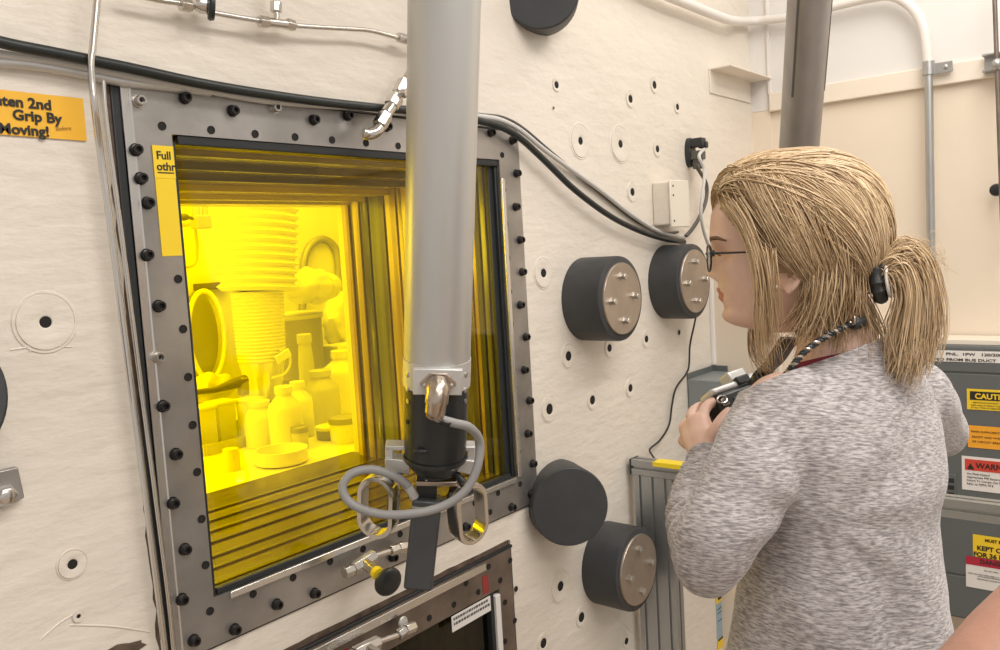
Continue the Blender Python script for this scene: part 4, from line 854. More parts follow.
# =================================================================== ELECTRICAL PANEL
PX = 3.08
pn = empty('electrical_panel', (PX, -.85, .3), 'dark grey electrical panel covered in warning labels behind the woman', 'panel')
mb = MB(); mb.bb((PX + .004, -1.60, .27), (3.237, -.35, 1.205)); mb.build('cabinet', M['panel_grey'], pn, .004)
mb = MB(); mb.bb((PX, -1.60, 1.118), (PX + .006, -.35, 1.200)); mb.bb((PX, -1.60, .425), (PX + .006, -.35, 1.112)); mb.bb((PX, -1.60, .275), (PX + .006, -.35, .419)); mb.build('front_panel', M['panel_grey'], pn, .002)
mb = MB(); mb.bb((PX + .03, -1.62, 1.205), (3.237, -.33, 1.222)); part(mb.build('top_ledge', M['band'], pn, .002), 'cream ledge along the top')
ND = (0, -1, 0)        # reading direction on the panel face
def plabel(name, ya, yb, z0, z1, m, lift=.001, parent=None):
    b_ = MB(); b_.bb((PX - lift - .0008, yb, z0), (PX - lift + .0002, ya, z1)); return b_.build(name, M[m], parent or pn)
def ptext(body, size, y, z, m, parent, lift=.0025, sx=1.0, bold=0.0): return text('lettering', body, size, (PX - lift, y, z), ND, ZA, M[m], parent, sx=sx, bold=bold, depth=.0003)
l1 = plabel('circuit_label', -0.6639, -0.6639 - 0.5, 1.1515, 1.1889, 'label_white', 0.001, None)
ptext('PNL.  1PW   120/208V', 0.0125, -0.7032, 1.1732, 'ink', l1, 0.0025, 1.5, 0.0003)
ptext('FED FROM BUS DUCT', 0.0125, -0.6667, 1.1544, 'ink', l1, 0.0025, 1.5, 0.0003)
l2 = plabel('caution_label', -0.7639, -0.7639 - 0.24, 0.995, 1.0636, 'label_yellow', 0.001, None)
l2b = plabel('caution_band', -0.7728, -0.7728 - 0.21, 1.0274, 1.0558, 'ink', 0.002, l2)
ptext('CAUTION', 0.0245, -0.7873, 1.0323, 'label_yellow', l2b, 0.0035, 1, 0.0008)
ptext('SERVICE DISCONNECT ACCESS', 0.006, -0.7813, 1.0169, 'ink', l2, 0.0025, 1.2, 0)
ptext('KEEP AREA IN FRONT CLEAR', 0.006, -0.7754, 1.0079, 'ink', l2, 0.0025, 1.2, 0)
ptext('AT ALL TIMES AS REQUIRED', 0.006, -0.7754, 0.9998, 'ink', l2, 0.0025, 1.2, 0)
l3 = plabel('orange_label', -0.7657, -0.7657 - 0.26, 0.8672, 0.9414, 'label_orange', 0.001, None)
ptext('MAIN SUFFICIENT SPACE', 0.0095, -0.7747, 0.9186, 'ink', l3, 0.0025, 1.1, 0)
ptext('READY AND WAITING USE', 0.0095, -0.7774, 0.9011, 'ink', l3, 0.0025, 1.1, 0)
ptext('OF CIRCUIT BREAKERS', 0.0095, -0.7773, 0.8852, 'ink', l3, 0.0025, 1.1, 0)
l4 = plabel('warning_label', -0.7468, -0.7468 - 0.26, 0.7221, 0.8365, 'label_white', 0.001, None)
l4b = plabel('warning_band', -0.756, -0.756 - 0.24, 0.7898, 0.8273, 'label_red', 0.002, l4)
ptext('WARNING', 0.025, -0.7882, 0.7994, 'ink', l4b, 0.0035, 1.0, 0.0006)
ptext('Arc Flash Hazard', 0.0095, -0.7616, 0.7752, 'ink', l4, 0.0025, 1, 0)
ptext('Appropriate PPE Required', 0.0095, -0.7615, 0.764, 'ink', l4, 0.0025, 1, 0)
ptext('Failure To Comply Can Result', 0.0095, -0.7614, 0.7527, 'ink', l4, 0.0025, 1, 0)
ptext('Refer to NFPA 70 E', 0.0095, -0.7613, 0.7411, 'ink', l4, 0.0025, 1, 0)
mb = MB(); mb.prism([(0, 0), (.022, 0), (.011, .020)], (PX - .0030, -0.7618, 0.7939), ND, ZA, (-.0006, 0, 0)); part(mb.build('warning_triangle', M['ink'], l4b), 'black warning triangle')
l5 = plabel('clearance_label', -0.7772, -0.7772 - 0.26, 0.4968, 0.5726, 'label_yellow', 0.001, None)
ptext('MUST BE', 0.014, -0.8125, 0.5529, 'ink', l5, 0.0025, 1, 0.0005)
ptext('KEPT CLEAR', 0.0215, -0.7888, 0.5213, 'ink', l5, 0.0025, 1, 0.0008)
ptext('FOR 36 INCHES', 0.0215, -0.7783, 0.4988, 'ink', l5, 0.0025, 1, 0.0008)
l6 = plabel('danger_label', -0.7555, -0.7555 - 0.28, 0.3884, 0.4929, 'label_white', 0.0012, None)
l6b = plabel('danger_band', -0.7559, -0.7559 - 0.28, 0.4668, 0.4946, 'label_crimson', 0.002, l6)
ptext('DANGER', 0.02, -0.7973, 0.4765, 'ink', l6b, 0.0035, 1, 0.0005)
ptext('DO NOT OPEN', 0.006, -0.8088, 0.4513, 'label_ink', l6, 0.0025, 1, 0)
ptext('HIGH VOLTAGE INSIDE KEEP OUT', 0.006, -0.7615, 0.4349, 'label_ink', l6, 0.0025, 1, 0)
ptext('AUTHORIZED PERSONNEL ONLY', 0.006, -0.791, 0.4288, 'label_ink', l6, 0.0025, 1, 0)
ptext('DISCONNECT POWER FIRST', 0.006, -0.788, 0.4195, 'label_ink', l6, 0.0025, 1, 0)
l7 = plabel('yellow_label', -0.7783, -0.7783 - 0.2, 0.6514, 0.6736, 'label_yellow', 0.001, None)
ptext('CAUTION', 0.018, -0.7841, 0.6523, 'ink', l7, 0.0025, 1, 0.0006)
# breaker vent block
vb_ = MB(); vb_.bb((PX - .006, -0.729, 0.68), (PX + .002, -0.6897, 0.7697)); vbo = vb_.build('latch_block', M['panel_grey'], pn, .001)
mb = MB()
zz0, zz1 = 0.6904, 0.7628
for k in range(3): mb.bb((PX - .0075, -0.7245, zz0 + (zz1 - zz0) * (k / 3 + .04)), (PX - .005, -0.7049, zz0 + (zz1 - zz0) * (k / 3 + .24)))
mb.build('slot', M['slot'], vbo)


# =================================================================== WOMAN WITH CAMERA
RH, FH = Vector((.6303, -.7763, 0)), Vector((.7763, .6303, 0))
wc = V((1.1169, -0.9529, 1.0399))
woman = empty('person', (wc.x, wc.y, 0), 'blond woman in a heather grey sweater and glasses, seen from behind, holding a camera', 'person')
HC = V((1.1329, -0.9128, 1.5927))
yaw = R(15)
HF = -RH * math.cos(yaw) + FH * math.sin(yaw); HL = V(ZA).cross(HF)
def H(f, l, z): return HC + HF * (f * .01) + HL * (l * .01) + V(ZA) * (z * .01)   # head point in centimetres
def interp(tab, z):
    if z <= tab[0][0]: return tab[0][1]
    for (z0, a), (z1, b) in zip(tab, tab[1:]):
        if z <= z1:
            t = (z - z0) / (z1 - z0); return a + (b - a) * t
    return tab[-1][1]
FR = [(-12.2, 5.0), (-11.6, 7.6), (-11.2, 9.2), (-10.6, 10.3), (-9.6, 10.9), (-8.6, 10.7), (-7.4, 10.9), (-6, 11.2), (-4.5, 11.5), (-3, 11.6), (-1.4, 11.6), (0, 12.0), (.8, 12.35), (2, 12.3), (4, 12.1), (6, 11.4), (8, 9.6), (9.4, 7.0), (10.3, 4.0), (10.7, .3)]
BK = [(-12.2, 2.5), (-11, 3.5), (-9, 5.2), (-7, 7.0), (-4, 8.8), (0, 9.7), (3, 9.8), (6, 8.6), (8.5, 6.2), (10, 3.2), (10.7, .3)]
WD = [(-12.2, 2.0), (-11.4, 3.2), (-10.2, 4.4), (-8, 5.5), (-6, 6.2), (-3, 6.8), (0, 7.2), (2.5, 7.35), (5, 6.9), (7.5, 5.6), (9.3, 3.6), (10.4, 1.6), (10.7, .2)]
def gs(x, s): return math.exp(-(x / s) ** 2)
def headpt(th, z):
    c_, s_ = math.cos(th), math.sin(th); Wd = interp(WD, z)
    l = Wd * math.copysign(abs(s_) ** .86, s_)
    f = interp(FR, z) * abs(c_) ** .74 if c_ > 0 else -interp(BK, z) * abs(c_) ** .85
    if c_ > 0:
        al = abs(l)
        nz = [(-5.2, 0), (-4.7, .5), (-4.2, 1.25), (-3.7, 1.5), (-3.2, 1.3), (-2.2, .8), (-1.2, .4), (-.2, .25), (.6, 0)]
        f += interp(nz, z) * gs(al, .62 + .55 * gs(z + 4.1, 1.0) + .15)
        f += .55 * gs(z + 4.4, .5) * gs(al - 1.25, .5)                     # nostril wings
        f -= .75 * gs(z + 1.5, 1.1) * gs(al - 3.2, 1.5)                    # eye sockets
        f += .35 * gs(z - .8, .6) * gs(al - 3.0, 2.2)                      # brow
        f += .62 * gs(z + 6.15, .42) * gs(al, 2.0) + .66 * gs(z + 7.25, .48) * gs(al, 1.8) - .25 * gs(z + 6.72, .18) * gs(al, 2.2)
        f += .35 * gs(z + 3.2, 1.4) * gs(al - 4.4, 1.4) + .35 * gs(z + 10.0, .9) * gs(al, 1.8)
    return H(f, l, z)
bd = MB()
zr = [-12.2 + 22.9 * i / 84 for i in range(85)]; NC = 110
vs = [headpt(2 * math.pi * k / NC, z) for z in zr for k in range(NC)]
fs = [(j * NC + k, j * NC + (k + 1) % NC, (j + 1) * NC + (k + 1) % NC, (j + 1) * NC + k) for j in range(84) for k in range(NC)]
bd.add(vs, fs + [tuple(range(NC))[::-1], tuple(84 * NC + k for k in range(NC))])
EYF = 8.75
for sg in (1, -1):
    bd.ell(H(EYF - .02, 3.15 * sg, -1.12), (.0128, .0135, .0105), (HF, HL, V(ZA)), 24, 16)
    bd.ell(H(EYF - .10, 3.15 * sg, -2.15), (.0124, .0130, .0085), (HF, HL, V(ZA)), 24, 16)
# ears: shell, rim and lobe
for sg in (1, -1):
    bd.ell(H(-.6 + 3.3, 7.0 * sg + .5 * sg, -3.85), (.017, .006, .027), (HF * .93 + HL * (.36 * -sg) * -1 * -1, HL * sg, V(ZA)), 20, 14)
    bd.tube([H(.4 + .2 + 3.3, 7.1 * sg + .5 * sg, -3.95), H(.9 + 3.3, 7.5 * sg + .5 * sg, -2.55), H(.2 + 3.3, 7.9 * sg + .5 * sg, -1.55), H(-1.2 + 3.3, 8.2 * sg + .5 * sg, -1.45), H(-2.2 + 3.3, 8.4 * sg + .5 * sg, -2.55), H(-2.1 + 3.3, 8.2 * sg + .5 * sg, -4.15), H(-1.2 + 3.3, 7.7 * sg + .5 * sg, -5.55), H(-.2 + 3.3, 7.2 * sg + .5 * sg, -6.45)], [.003, .004, .004, .0042, .0042, .004, .004, .005], 10)
RW, FW = RH * .77 + FH * .64, -RH * .64 + FH * .77
def loft_fixed(mb, secs, X, Y, seg=44, ex=.92):
    vs, fs = [], []
    for (c_, a, b) in secs:
        for k in range(seg):
            t = 2 * math.pi * k / seg; cc_, ss_ = math.cos(t), math.sin(t)
            vs.append(V(c_) + X * (a * math.copysign(abs(cc_) ** ex, cc_)) + Y * (b * math.copysign(abs(ss_) ** ex, ss_)))
    n = len(secs)
    for j in range(n - 1):
        for k in range(seg): fs.append((j * seg + k, j * seg + (k + 1) % seg, (j + 1) * seg + (k + 1) % seg, (j + 1) * seg + k))
    fs += [tuple(range(seg)), tuple((n - 1) * seg + k for k in range(seg))[::-1]]
    mb.add(vs, fs)
TORSO = [((1.1401, -0.9477, 1.4607), .052, .052), ((1.1518, -0.9489, 1.4404), .066, .058), ((1.1586, -0.9517, 1.4233), .092, .064), ((1.1583, -0.9539, 1.4044), .128, .070), ((1.1558, -0.9542, 1.3802), .158, .082), ((1.1493, -0.9525, 1.3348), .166, .098), ((1.1415, -0.952, 1.2678), .158, .108), ((1.1337, -0.9515, 1.2008), .150, .110), ((1.1236, -0.9501, 1.1205), .166, .122), ((1.1161, -0.9519, 1.04), .181, .130), ((1.1071, -0.9538, 0.946), .188, .136)]
zb = wc.z
low = [(Vector((wc.x, wc.y, zz)), a, b) for zz, a, b in ((.93, .182, .134), (.86, .175, .13))]
loft_fixed(bd, [(c_, a - .012, b - .012) for c_, a, b in TORSO] + [(c_, a - .01, b - .01) for c_, a, b in low], RW, FW)
neck = [H(-1.8, 0, -3), H(-2.0, 0, -7), H(-3.6, 0, -11), V((1.1441, -0.9462, 1.4494)), V((1.1558, -0.9497, 1.4127))]
bd.tube(smoothpath(neck, 4), [.052] * 5 + [.050] * 4 + [.050] * 4 + [.056] * 3 + [.066], 32)
def chain(mb, P, Rr, seg=22, n=6, shrink=0):
    pp = smoothpath(P, n); m = len(P) - 1; rr = []
    for i in range(len(pp)):
        t = min(i / n, m - 1e-6); k = int(t); rr.append(Rr[k] + (Rr[k + 1] - Rr[k]) * (t - k) - shrink)
    mb.tube(pp, rr, seg)
    mb.ell(pp[0], (rr[0],) * 3, None, seg, 12); mb.ell(pp[-1], (rr[-1],) * 3, None, seg, 12)
LARM = [(1.042, -0.9101, 1.3763), (0.9543, -0.8922, 1.2999), (0.9032, -0.8769, 1.2431), (0.8928, -0.8669, 1.2226)]; LAR = [.058, .051, .043, .037]
LFOR = [(0.8928, -0.8669, 1.2226), (0.9606, -0.8279, 1.2454), (1.041, -0.7964, 1.2677), (1.0987, -0.7764, 1.2929)]; LFR = [.037, .0365, .031, .025]
RARM = [(1.304, -0.9969, 1.3546), (1.4253, -0.9944, 1.3015), (1.5229, -0.9929, 1.2588)]; RAR = [.058, .050, .042]
RFOR = [(1.5229, -0.9929, 1.2588), (1.5246, -0.8997, 1.2571), (1.4072, -0.8129, 1.3008)]; RFR = [.042, .036, .026]
for P, Q in ((LARM, LAR), (LFOR, LFR), (RARM, RAR), (RFOR, RFR)): chain(bd, P, Q, shrink=.007)
# hands: palm plus five fingers closed round the camera
def finger(P, r0, r1):
    chain(bd, P, [r0 + (r1 - r0) * i / (len(P) - 1) for i in range(len(P))], 12, 5)
chain(bd, [(1.0987, -0.7764, 1.2929), (1.1183, -0.7617, 1.3093), (1.1368, -0.7472, 1.3252)], [.0175, .021, .020], 18)
chain(bd, [(1.0968, -0.7664, 1.2908), (1.1209, -0.7461, 1.3072), (1.1395, -0.7326, 1.3173)], [.013, .0185, .0165], 18)
finger([(1.1315, -0.7562, 1.3285), (1.1547, -0.7476, 1.3446), (1.1837, -0.7457, 1.3515), (1.2077, -0.7513, 1.3523)], .0098, .0076)
finger([(1.1401, -0.739, 1.3223), (1.17, -0.7201, 1.3335), (1.2027, -0.7181, 1.3399), (1.225, -0.7297, 1.3398)], .0102, .0078)
finger([(1.1377, -0.7282, 1.3096), (1.1675, -0.707, 1.314), (1.2017, -0.704, 1.3181), (1.2233, -0.7177, 1.3183)], .0096, .0074)
finger([(1.13, -0.7299, 1.2976), (1.1555, -0.7105, 1.2964), (1.1857, -0.7076, 1.2992), (1.2062, -0.7182, 1.3008)], .0088, .0066)
finger([(1.1087, -0.7755, 1.3082), (1.1133, -0.7849, 1.3273), (1.1324, -0.7876, 1.3399), (1.1501, -0.7893, 1.347)], .0118, .0082)
chain(bd, [(1.4072, -0.8129, 1.3008), (1.379, -0.7997, 1.3187), (1.3619, -0.7928, 1.3314)], [.019, .023, .021], 18)
finger([(1.3679, -0.7909, 1.3404), (1.3901, -0.7692, 1.3492), (1.3912, -0.7548, 1.3483), (1.3771, -0.7461, 1.3431)], .0105, .008)
finger([(1.3707, -0.7878, 1.3296), (1.3969, -0.7643, 1.3305), (1.3984, -0.7478, 1.3257), (1.3815, -0.7384, 1.3228)], .0108, .008)
finger([(1.3694, -0.7879, 1.3179), (1.3953, -0.7645, 1.3151), (1.3947, -0.7487, 1.3089), (1.379, -0.7406, 1.3077)], .0102, .0076)
finger([(1.3656, -0.7924, 1.3087), (1.3874, -0.7723, 1.3032), (1.388, -0.7579, 1.2968), (1.3764, -0.7501, 1.2966)], .0092, .0068)
finger([(1.3494, -0.8008, 1.3341), (1.3132, -0.7983, 1.3533), (1.2916, -0.7935, 1.3566), (1.2737, -0.7875, 1.356)], .0125, .0085)
# legs
hipc = Vector((wc.x, wc.y, .90))
for sg in (-1, 1):
    chain(bd, [hipc + RW * (.088 * sg), hipc + RW * (.092 * sg) + V((0, 0, -.40)) + FW * .01, hipc + RW * (.09 * sg) + V((0, 0, -.60)) - FW * .012, hipc + RW * (.088 * sg) + V((0, 0, -.82)) - FW * .01], [.088, .056, .054, .036], 22)
    chain(bd, [hipc + RW * (.088 * sg) + V((0, 0, -.855)) - FW * .03, hipc + RW * (.095 * sg) + V((0, 0, -.870)) + FW * .13], [.036, .024], 16)
me = remesh(bd, .0030, 2, .5)
body = link_mesh('body', me, [M['skin'], M['lips']], woman)
off_ = root_loc(woman)
for p in body.data.polygons:
    q = p.center + off_ - HC; f, l, z = q.dot(HF) * 100, q.dot(HL) * 100, q.z * 100
    if f > 10.6 and abs(l) < 2.3 - .8 * abs(z + 6.75) and -7.7 < z < -5.85: p.material_index = 1
# sweater
sw = MB()
TS = [(c_, a, b) for c_, a, b in TORSO]
loft_fixed(sw, TS + [(Vector((wc.x, wc.y, wc.z - .13)), .19, .142), (Vector((wc.x, wc.y, wc.z - .16)), .188, .140)], RW, FW)
for P, Q in ((LARM, LAR), (LFOR, LFR), (RARM, RAR), (RFOR, RFR)): chain(sw, P, [q + .0015 for q in Q])
sm_ = remesh(sw, .0058, 6, .5)
co = np.empty(len(sm_.vertices) * 3); sm_.vertices.foreach_get('co', co); no = np.empty_like(co); sm_.vertices.foreach_get('normal', no)
co = co.reshape(-1, 3); no = no.reshape(-1, 3)
axp, elb = V((1.0433, -0.928, 1.2569)), V((0.8928, -0.8669, 1.2226))
fdir = (V((1.0987, -0.7764, 1.2929)) - elb).normalized()
disp = np.zeros(len(co))
for i, (p, nn) in enumerate(zip(co, no)):
    q = Vector(p); d = .0045 * noise.noise(q * 9) + .0018 * noise.noise(q * 22)
    k = (q - axp); dist = k.length                     # folds radiating from the armpit
    if dist < .28:
        ang = math.atan2(k.z, k.dot(RH)); d += .0060 * math.sin(ang * 9 + 2 * noise.noise(q * 6)) * .8 * (1 - dist / .28) * min(1, (dist / .13) ** 2)
    kf = q - elb; t = kf.dot(fdir)                      # rucked forearm sleeve
    if 0 < t < .27 and (kf - fdir * t).length < .055: d += .0034 * math.sin(t * 230 + 3 * noise.noise(q * 12)) * min(1, t / .08)
    if q.z < axp.z: d += .0085 * math.sin(q.dot(RH) * 46 + 3.0 * noise.noise(q * 3.2)) * min(1, (axp.z - q.z) / .15)   # hanging folds
    disp[i] = d
co = co + no * disp[:, None]; sm_.vertices.foreach_set('co', co.ravel())
def cut(me_, A, B, Cc, rad, cen, keep_cuffs=()):
    n = (V(B) - V(A)).cross(V(Cc) - V(A)).normalized()
    if n.z < 0: n = -n
    bm = bmesh.new(); bm.from_mesh(me_)
    bmesh.ops.bisect_plane(bm, geom=bm.verts[:] + bm.edges[:] + bm.faces[:], plane_co=V(A), plane_no=n, clear_outer=True)
    for p, d in keep_cuffs:
        fs_ = [f for f in bm.faces if (f.calc_center_median() - V(p)).length < .075]
        bmesh.ops.bisect_plane(bm, geom=list({v for f in fs_ for v in f.verts}) + list({e for f in fs_ for e in f.edges}) + fs_, plane_co=V(p), plane_no=V(d), clear_outer=True)
    bm.to_mesh(me_); bm.free()
cuffs = [((1.091, -0.7784, 1.2905), fdir), ((1.4093, -0.8155, 1.3006), (V((1.3619, -0.7928, 1.3314)) - V((1.4072, -0.8129, 1.3008))).normalized())]
cut(sm_, (1.0306, -0.9209, 1.4275), (1.1336, -0.9959, 1.4571), (1.233, -0.8568, 1.3896), .19, (1.1452, -0.9484, 1.4439), cuffs)
swo = link_mesh('sweater', sm_, M['sweater'], woman)
so = swo.modifiers.new('solid', 'SOLIDIFY'); so.thickness = .0022; so.offset = 1
from mathutils.bvhtree import BVHTree
bv = BVHTree.FromPolygons([v.co + root_loc(woman) for v in sm_.vertices], [tuple(p.vertices) for p in sm_.polygons])
def seam(P, r_=.0012):
    m_ = MB(); Q = []
    for p in smoothpath(P, 8):
        loc, nn, _i, _d = bv.find_nearest(p); Q.append(loc + nn * .0006)
    m_.tube(Q, r_, 6); return m_
seam([(0.9601, -0.8856, 1.3996), (0.9507, -0.9068, 1.3931), (0.9665, -0.9313, 1.3568), (0.975, -0.9474, 1.3153), (0.9944, -0.9444, 1.2791)]).build('sleeve_seam', M['sweater'], swo)
seam([(1.2472, -1.0356, 1.3752), (1.2511, -1.0466, 1.3294), (1.2485, -1.0491, 1.2883)]).build('sleeve_seam', M['sweater'], swo)
us = MB(); loft_fixed(us, [(c_, a - .0045, b - .0045) for c_, a, b in TORSO[:8]], RW, FW)
um = remesh(us, .006, 3); cut(um, (1.0315, -0.9198, 1.4438), (1.103, -0.9908, 1.4518), (1.2337, -0.8568, 1.397), .19, (1.1452, -0.9484, 1.4439))
link_mesh('undershirt', um, M['maroon'], woman)
tr_ = MB()
loft_fixed(tr_, [(Vector((wc.x, wc.y, zz)), a, b) for zz, a, b in ((.97, .178, .128), (.92, .184, .136), (.84, .178, .132))], RW, FW)
for sg in (-1, 1): chain(tr_, [hipc + RW * (.088 * sg) - V((0, 0, .02)), hipc + RW * (.092 * sg) + V((0, 0, -.40)) + FW * .01, hipc + RW * (.09 * sg) + V((0, 0, -.60)) - FW * .012, hipc + RW * (.088 * sg) + V((0, 0, -.80)) - FW * .01], [.094, .066, .062, .055], 22)
link_mesh('trousers', remesh(tr_, .008, 3), M['denim'], woman)
for sg in (-1, 1):
    m_ = MB(); o_ = hipc + RW * (.09 * sg); o_.z = 0
    loft_fixed(m_, [(o_ + FW * .05, .05, .125), (o_ + FW * .05 + V((0, 0, .02)), .05, .128), (o_ + FW * .04 + V((0, 0, .05)), .047, .11), (o_ + FW * .0 + V((0, 0, .09)), .043, .06)], RW, FW, 28); m_.build('shoe', M['shoe'], woman)
# eyes, brows
for sg in (1, -1):
    m_ = MB(); m_.ell(H(EYF, 3.15 * sg, -1.55), (.0118,) * 3, (HF, HL, V(ZA)), 20, 14); eo = m_.build('eye', M['eye'], woman)
    m_ = MB(); m_.lathe([(.0055, 0), (.004, .001)], H(EYF + 1.13, 3.12 * sg, -1.65), HF, 18); m_.build('iris', M['iris'], eo)
    m_ = MB(); m_.tube([H(12.05, 1.5 * sg, .55), H(12.05, 2.8 * sg, .95), H(11.3, 4.2 * sg, .95), H(10.2, 5.2 * sg, .5)], [.0022, .003, .0025, .001], 8); m_.build('eyebrow', M['brow'], woman)
    m_ = MB(); m_.tube([H(11.5, 2.0 * sg, -1.2), H(11.75, 3.1 * sg, -.95), H(11.0, 4.3 * sg, -1.4)], [.001, .0016, .001], 8); m_.build('eyelashes', M['brow'], woman)
# spectacles
gx = 12.75
gl_ = MB(); pane = MB()
for sg in (1, -1):
    pth = [H(gx - .035 * (abs(3.2 + 2.5 * math.cos(t)) ** 1.6), sg * (3.2 + 2.5 * math.cos(t)), -1.7 + 1.75 * math.copysign(abs(math.sin(t)) ** .85, math.sin(t))) for t in [2 * math.pi * k / 32 for k in range(33)]]
    gl_.tube(pth, .0013, 8)
    b0 = len(pane.v); pane.add([H(gx - .15, sg * 3.2, -1.7)] + pth[:-1], [(0, 1 + k, 1 + (k + 1) % 32) for k in range(32)])
    gl_.tube([H(gx - .7, sg * 5.7, -1.0), H(11.6, sg * 6.55, -1.0), H(7.0, sg * 7.45, -1.1), H(1.0, sg * 7.9, -1.3), H(-1.4, sg * 7.8, -2.2)], [(.0032, .0016)] * 2 + [(.0024, .0012)] * 3, 8)
gl_.tube([H(gx - .03, .7, -1.3), H(gx + .15, 0, -1.1), H(gx - .03, -.7, -1.3)], .0013, 8)
spec = gl_.build('glasses', M['rubber'], woman); pane.build('lens', M['lens'], spec)
for sg in (1, -1):
    m_ = MB(); m_.box(H(gx - .75, 5.9 * sg, -1.0), (.006, .005, .008), (HF, HL, V(ZA))); m_.build('hinge', M['rubber'], spec, .001)
m_ = MB(); m_.ell((1.0192, -0.9158, 1.537), (.0028,) * 3); part(m_.build('earring', M['label_white'], woman), 'small pearl earring')

# ---- hair: cap plus combed strands (image-aligned ellipsoid about the skull)
TW = -FH
ER, ET, EZ = .1150, .0900, .1135
HO = V((1.1287, -0.9076, 1.5931)) + V((0, 0, .002))
def hd(x, y, side=1):        # direction on the hair ellipsoid seen at a surveyed bearing, side +1 near / -1 far
    dy = .5 * side
    for _k in range(4):
        q = 1 - ET * dy / 1.12
        a = (500 + (x - 500) * q - 800) * .001337 / ER; b = (240 - (325 + (y - 325) * q)) * .001337 / EZ; s_ = a * a + b * b
        if s_ > .995: k = math.sqrt(.995 / s_); a *= k; b *= k; s_ = .995
        dy = side * math.sqrt(1 - s_)
    return Vector((a, dy, b))
def img(d):
    q = 1 - ET * d.y / 1.12
    return 500 + (300 + d.x * ER / .001337) / q, 325 + (-85 - d.z * EZ / .001337) / q
def hp(d, k=1.0):
    if d.z > 0: k *= 1 + (.15 if d.x < 0 else .05) * min(1, (2 * d.x * d.z) ** 2) * (1 if d.x > 0 else .5 + .5 * max(0, min(1, d.z * 1.4)))
    return HO + RH * (d.x * ER * k) + TW * (d.y * ET * k) + V(ZA) * (d.z * EZ * k)
def slerp(a, b, t):
    w_ = math.acos(max(-1, min(1, a.dot(b))))
    if w_ < 1e-4: return a.copy()
    return (a * math.sin((1 - t) * w_) + b * math.sin(t * w_)) / math.sin(w_)
BND = [(150, 690), (172, 700), (186, 714), (196, 722), (206, 725), (222, 737), (240, 748), (258, 758), (268, 772), (276, 796), (292, 804), (312, 816), (330, 822)]
cap = MB(); nu, nv = 72, 48; idx = {}; vs = []
for j in range(nv + 1):
    for i in range(nu):
        ph = math.pi * j / nv; t = 2 * math.pi * i / nu
        vs.append(Vector((math.sin(ph) * math.cos(t), math.sin(ph) * math.sin(t), math.cos(ph))))
fs = []
for j in range(nv):
    for i in range(nu):
        q = [j * nu + i, (j + 1) * nu + i, (j + 1) * nu + (i + 1) % nu, j * nu + (i + 1) % nu]
        c_ = (vs[q[0]] + vs[q[2]]) / 2; x, y = img(c_)
        if y > 314 or x < interp(BND, y): continue
        fs.append(q)
cap.add([hp(v, .965) for v in vs], fs)
class Strands:
    def __init__(s): s.v = []; s.f = []; s.t = []
    def add(s, pts, r0, tone, taper=.35):
        n = len(pts); b = len(s.v); a = None
        for i, p in enumerate(pts):
            t = (pts[min(i + 1, n - 1)] - pts[max(i - 1, 0)]).normalized()
            if a is None: a, bb_, _ = basis(t, (.3, .2, .9))
            else:
                a = (a - t * a.dot(t)); a.normalize(); bb_ = t.cross(a)
            u = i / (n - 1); r_ = r0 * (1 if u < .6 else 1 - (u - .6) / .4 * (1 - taper))
            for k in range(3):
                q = 2.0944 * k; s.v.append(p + a * (r_ * math.cos(q)) + bb_ * (r_ * math.sin(q))); s.t.append(tone)
        for i in range(n - 1):
            for k in range(3): s.f.append((b + i * 3 + k, b + i * 3 + (k + 1) % 3, b + (i + 1) * 3 + (k + 1) % 3, b + (i + 1) * 3 + k))
    def build(s, name, parent, base=None, bt=.25):
        vs, fs, tn = list(s.v), list(s.f), list(s.t)
        if base: k = len(vs); vs += [V(v) for v in base.v]; fs += [tuple(i + k for i in f) for f in base.f]; tn += [bt] * len(base.v)
        off = root_loc(parent); me = bpy.data.meshes.new(name); me.from_pydata([v - off for v in vs], [], fs)
        at = me.attributes.new('tone', 'FLOAT', 'POINT'); at.data.foreach_set('value', tn)
        me.polygons.foreach_set('use_smooth', [True] * len(fs)); me.materials.append(M['hair']); me.update()
        o = bpy.data.objects.new(name, me); C.objects.link(o); o.parent = parent; return o
random.seed(31); rnd = random.uniform; ga_ = random.gauss
hs_ = Strands()
PART = [(713, 186), (726, 182), (745, 177), (766, 171), (790, 166), (815, 164), (840, 168), (862, 180)]
def partp(t):
    t = max(0, min(.9999, t)) * (len(PART) - 1); k = int(t); u = t - k
    return PART[k][0] + (PART[k + 1][0] - PART[k][0]) * u, PART[k][1] + (PART[k + 1][1] - PART[k][1]) * u
TIE = hd(872, 283, 1)
TIEF = hd(876, 280, -1)
def tone(base=.5, y=0): return max(0, min(1, ga_(base, .20)))
def comb(d0, d1, mid=None, lift=.02, n=15, r0=.0010, tn=.5):
    for i in range(3, n):                       # leave the ear and cheek free
        d = slerp(d0, d1, i / (n - 1))
        if mid is not None: d = (d + mid * (4 * i / (n - 1) * (1 - i / (n - 1)))).normalized()
        ex, ey = img(d)
        if d.y > 0 and (((ex - 782) ** 2 + (ey - 275) ** 2 < 196 and rnd(0, 1) < .93) or (ey > 205 and ex < interp(BND, ey) - 3)): return
    k0 = rnd(.985, 1.02); amp = rnd(-.02, .02); ph = rnd(0, 6.28); pts = []
    for i in range(n):
        t = i / (n - 1); d = slerp(d0, d1, t)
        if mid is not None: d = (d + mid * (4 * t * (1 - t))).normalized()
        pts.append(hp(d, k0 + lift * math.sin(math.pi * t) + .012 * math.sin(t * 5 + ph) + (0 if t < .9 else -.03 * (t - .9) * 10)))
    hs_.add(pts, r0 * rnd(.75, 1.25), tone(tn))
clump = [rnd(-.22, .22) for _ in range(60)]
LOWX = lambda t: (782 + 78 * t, 300 - 6 * t)
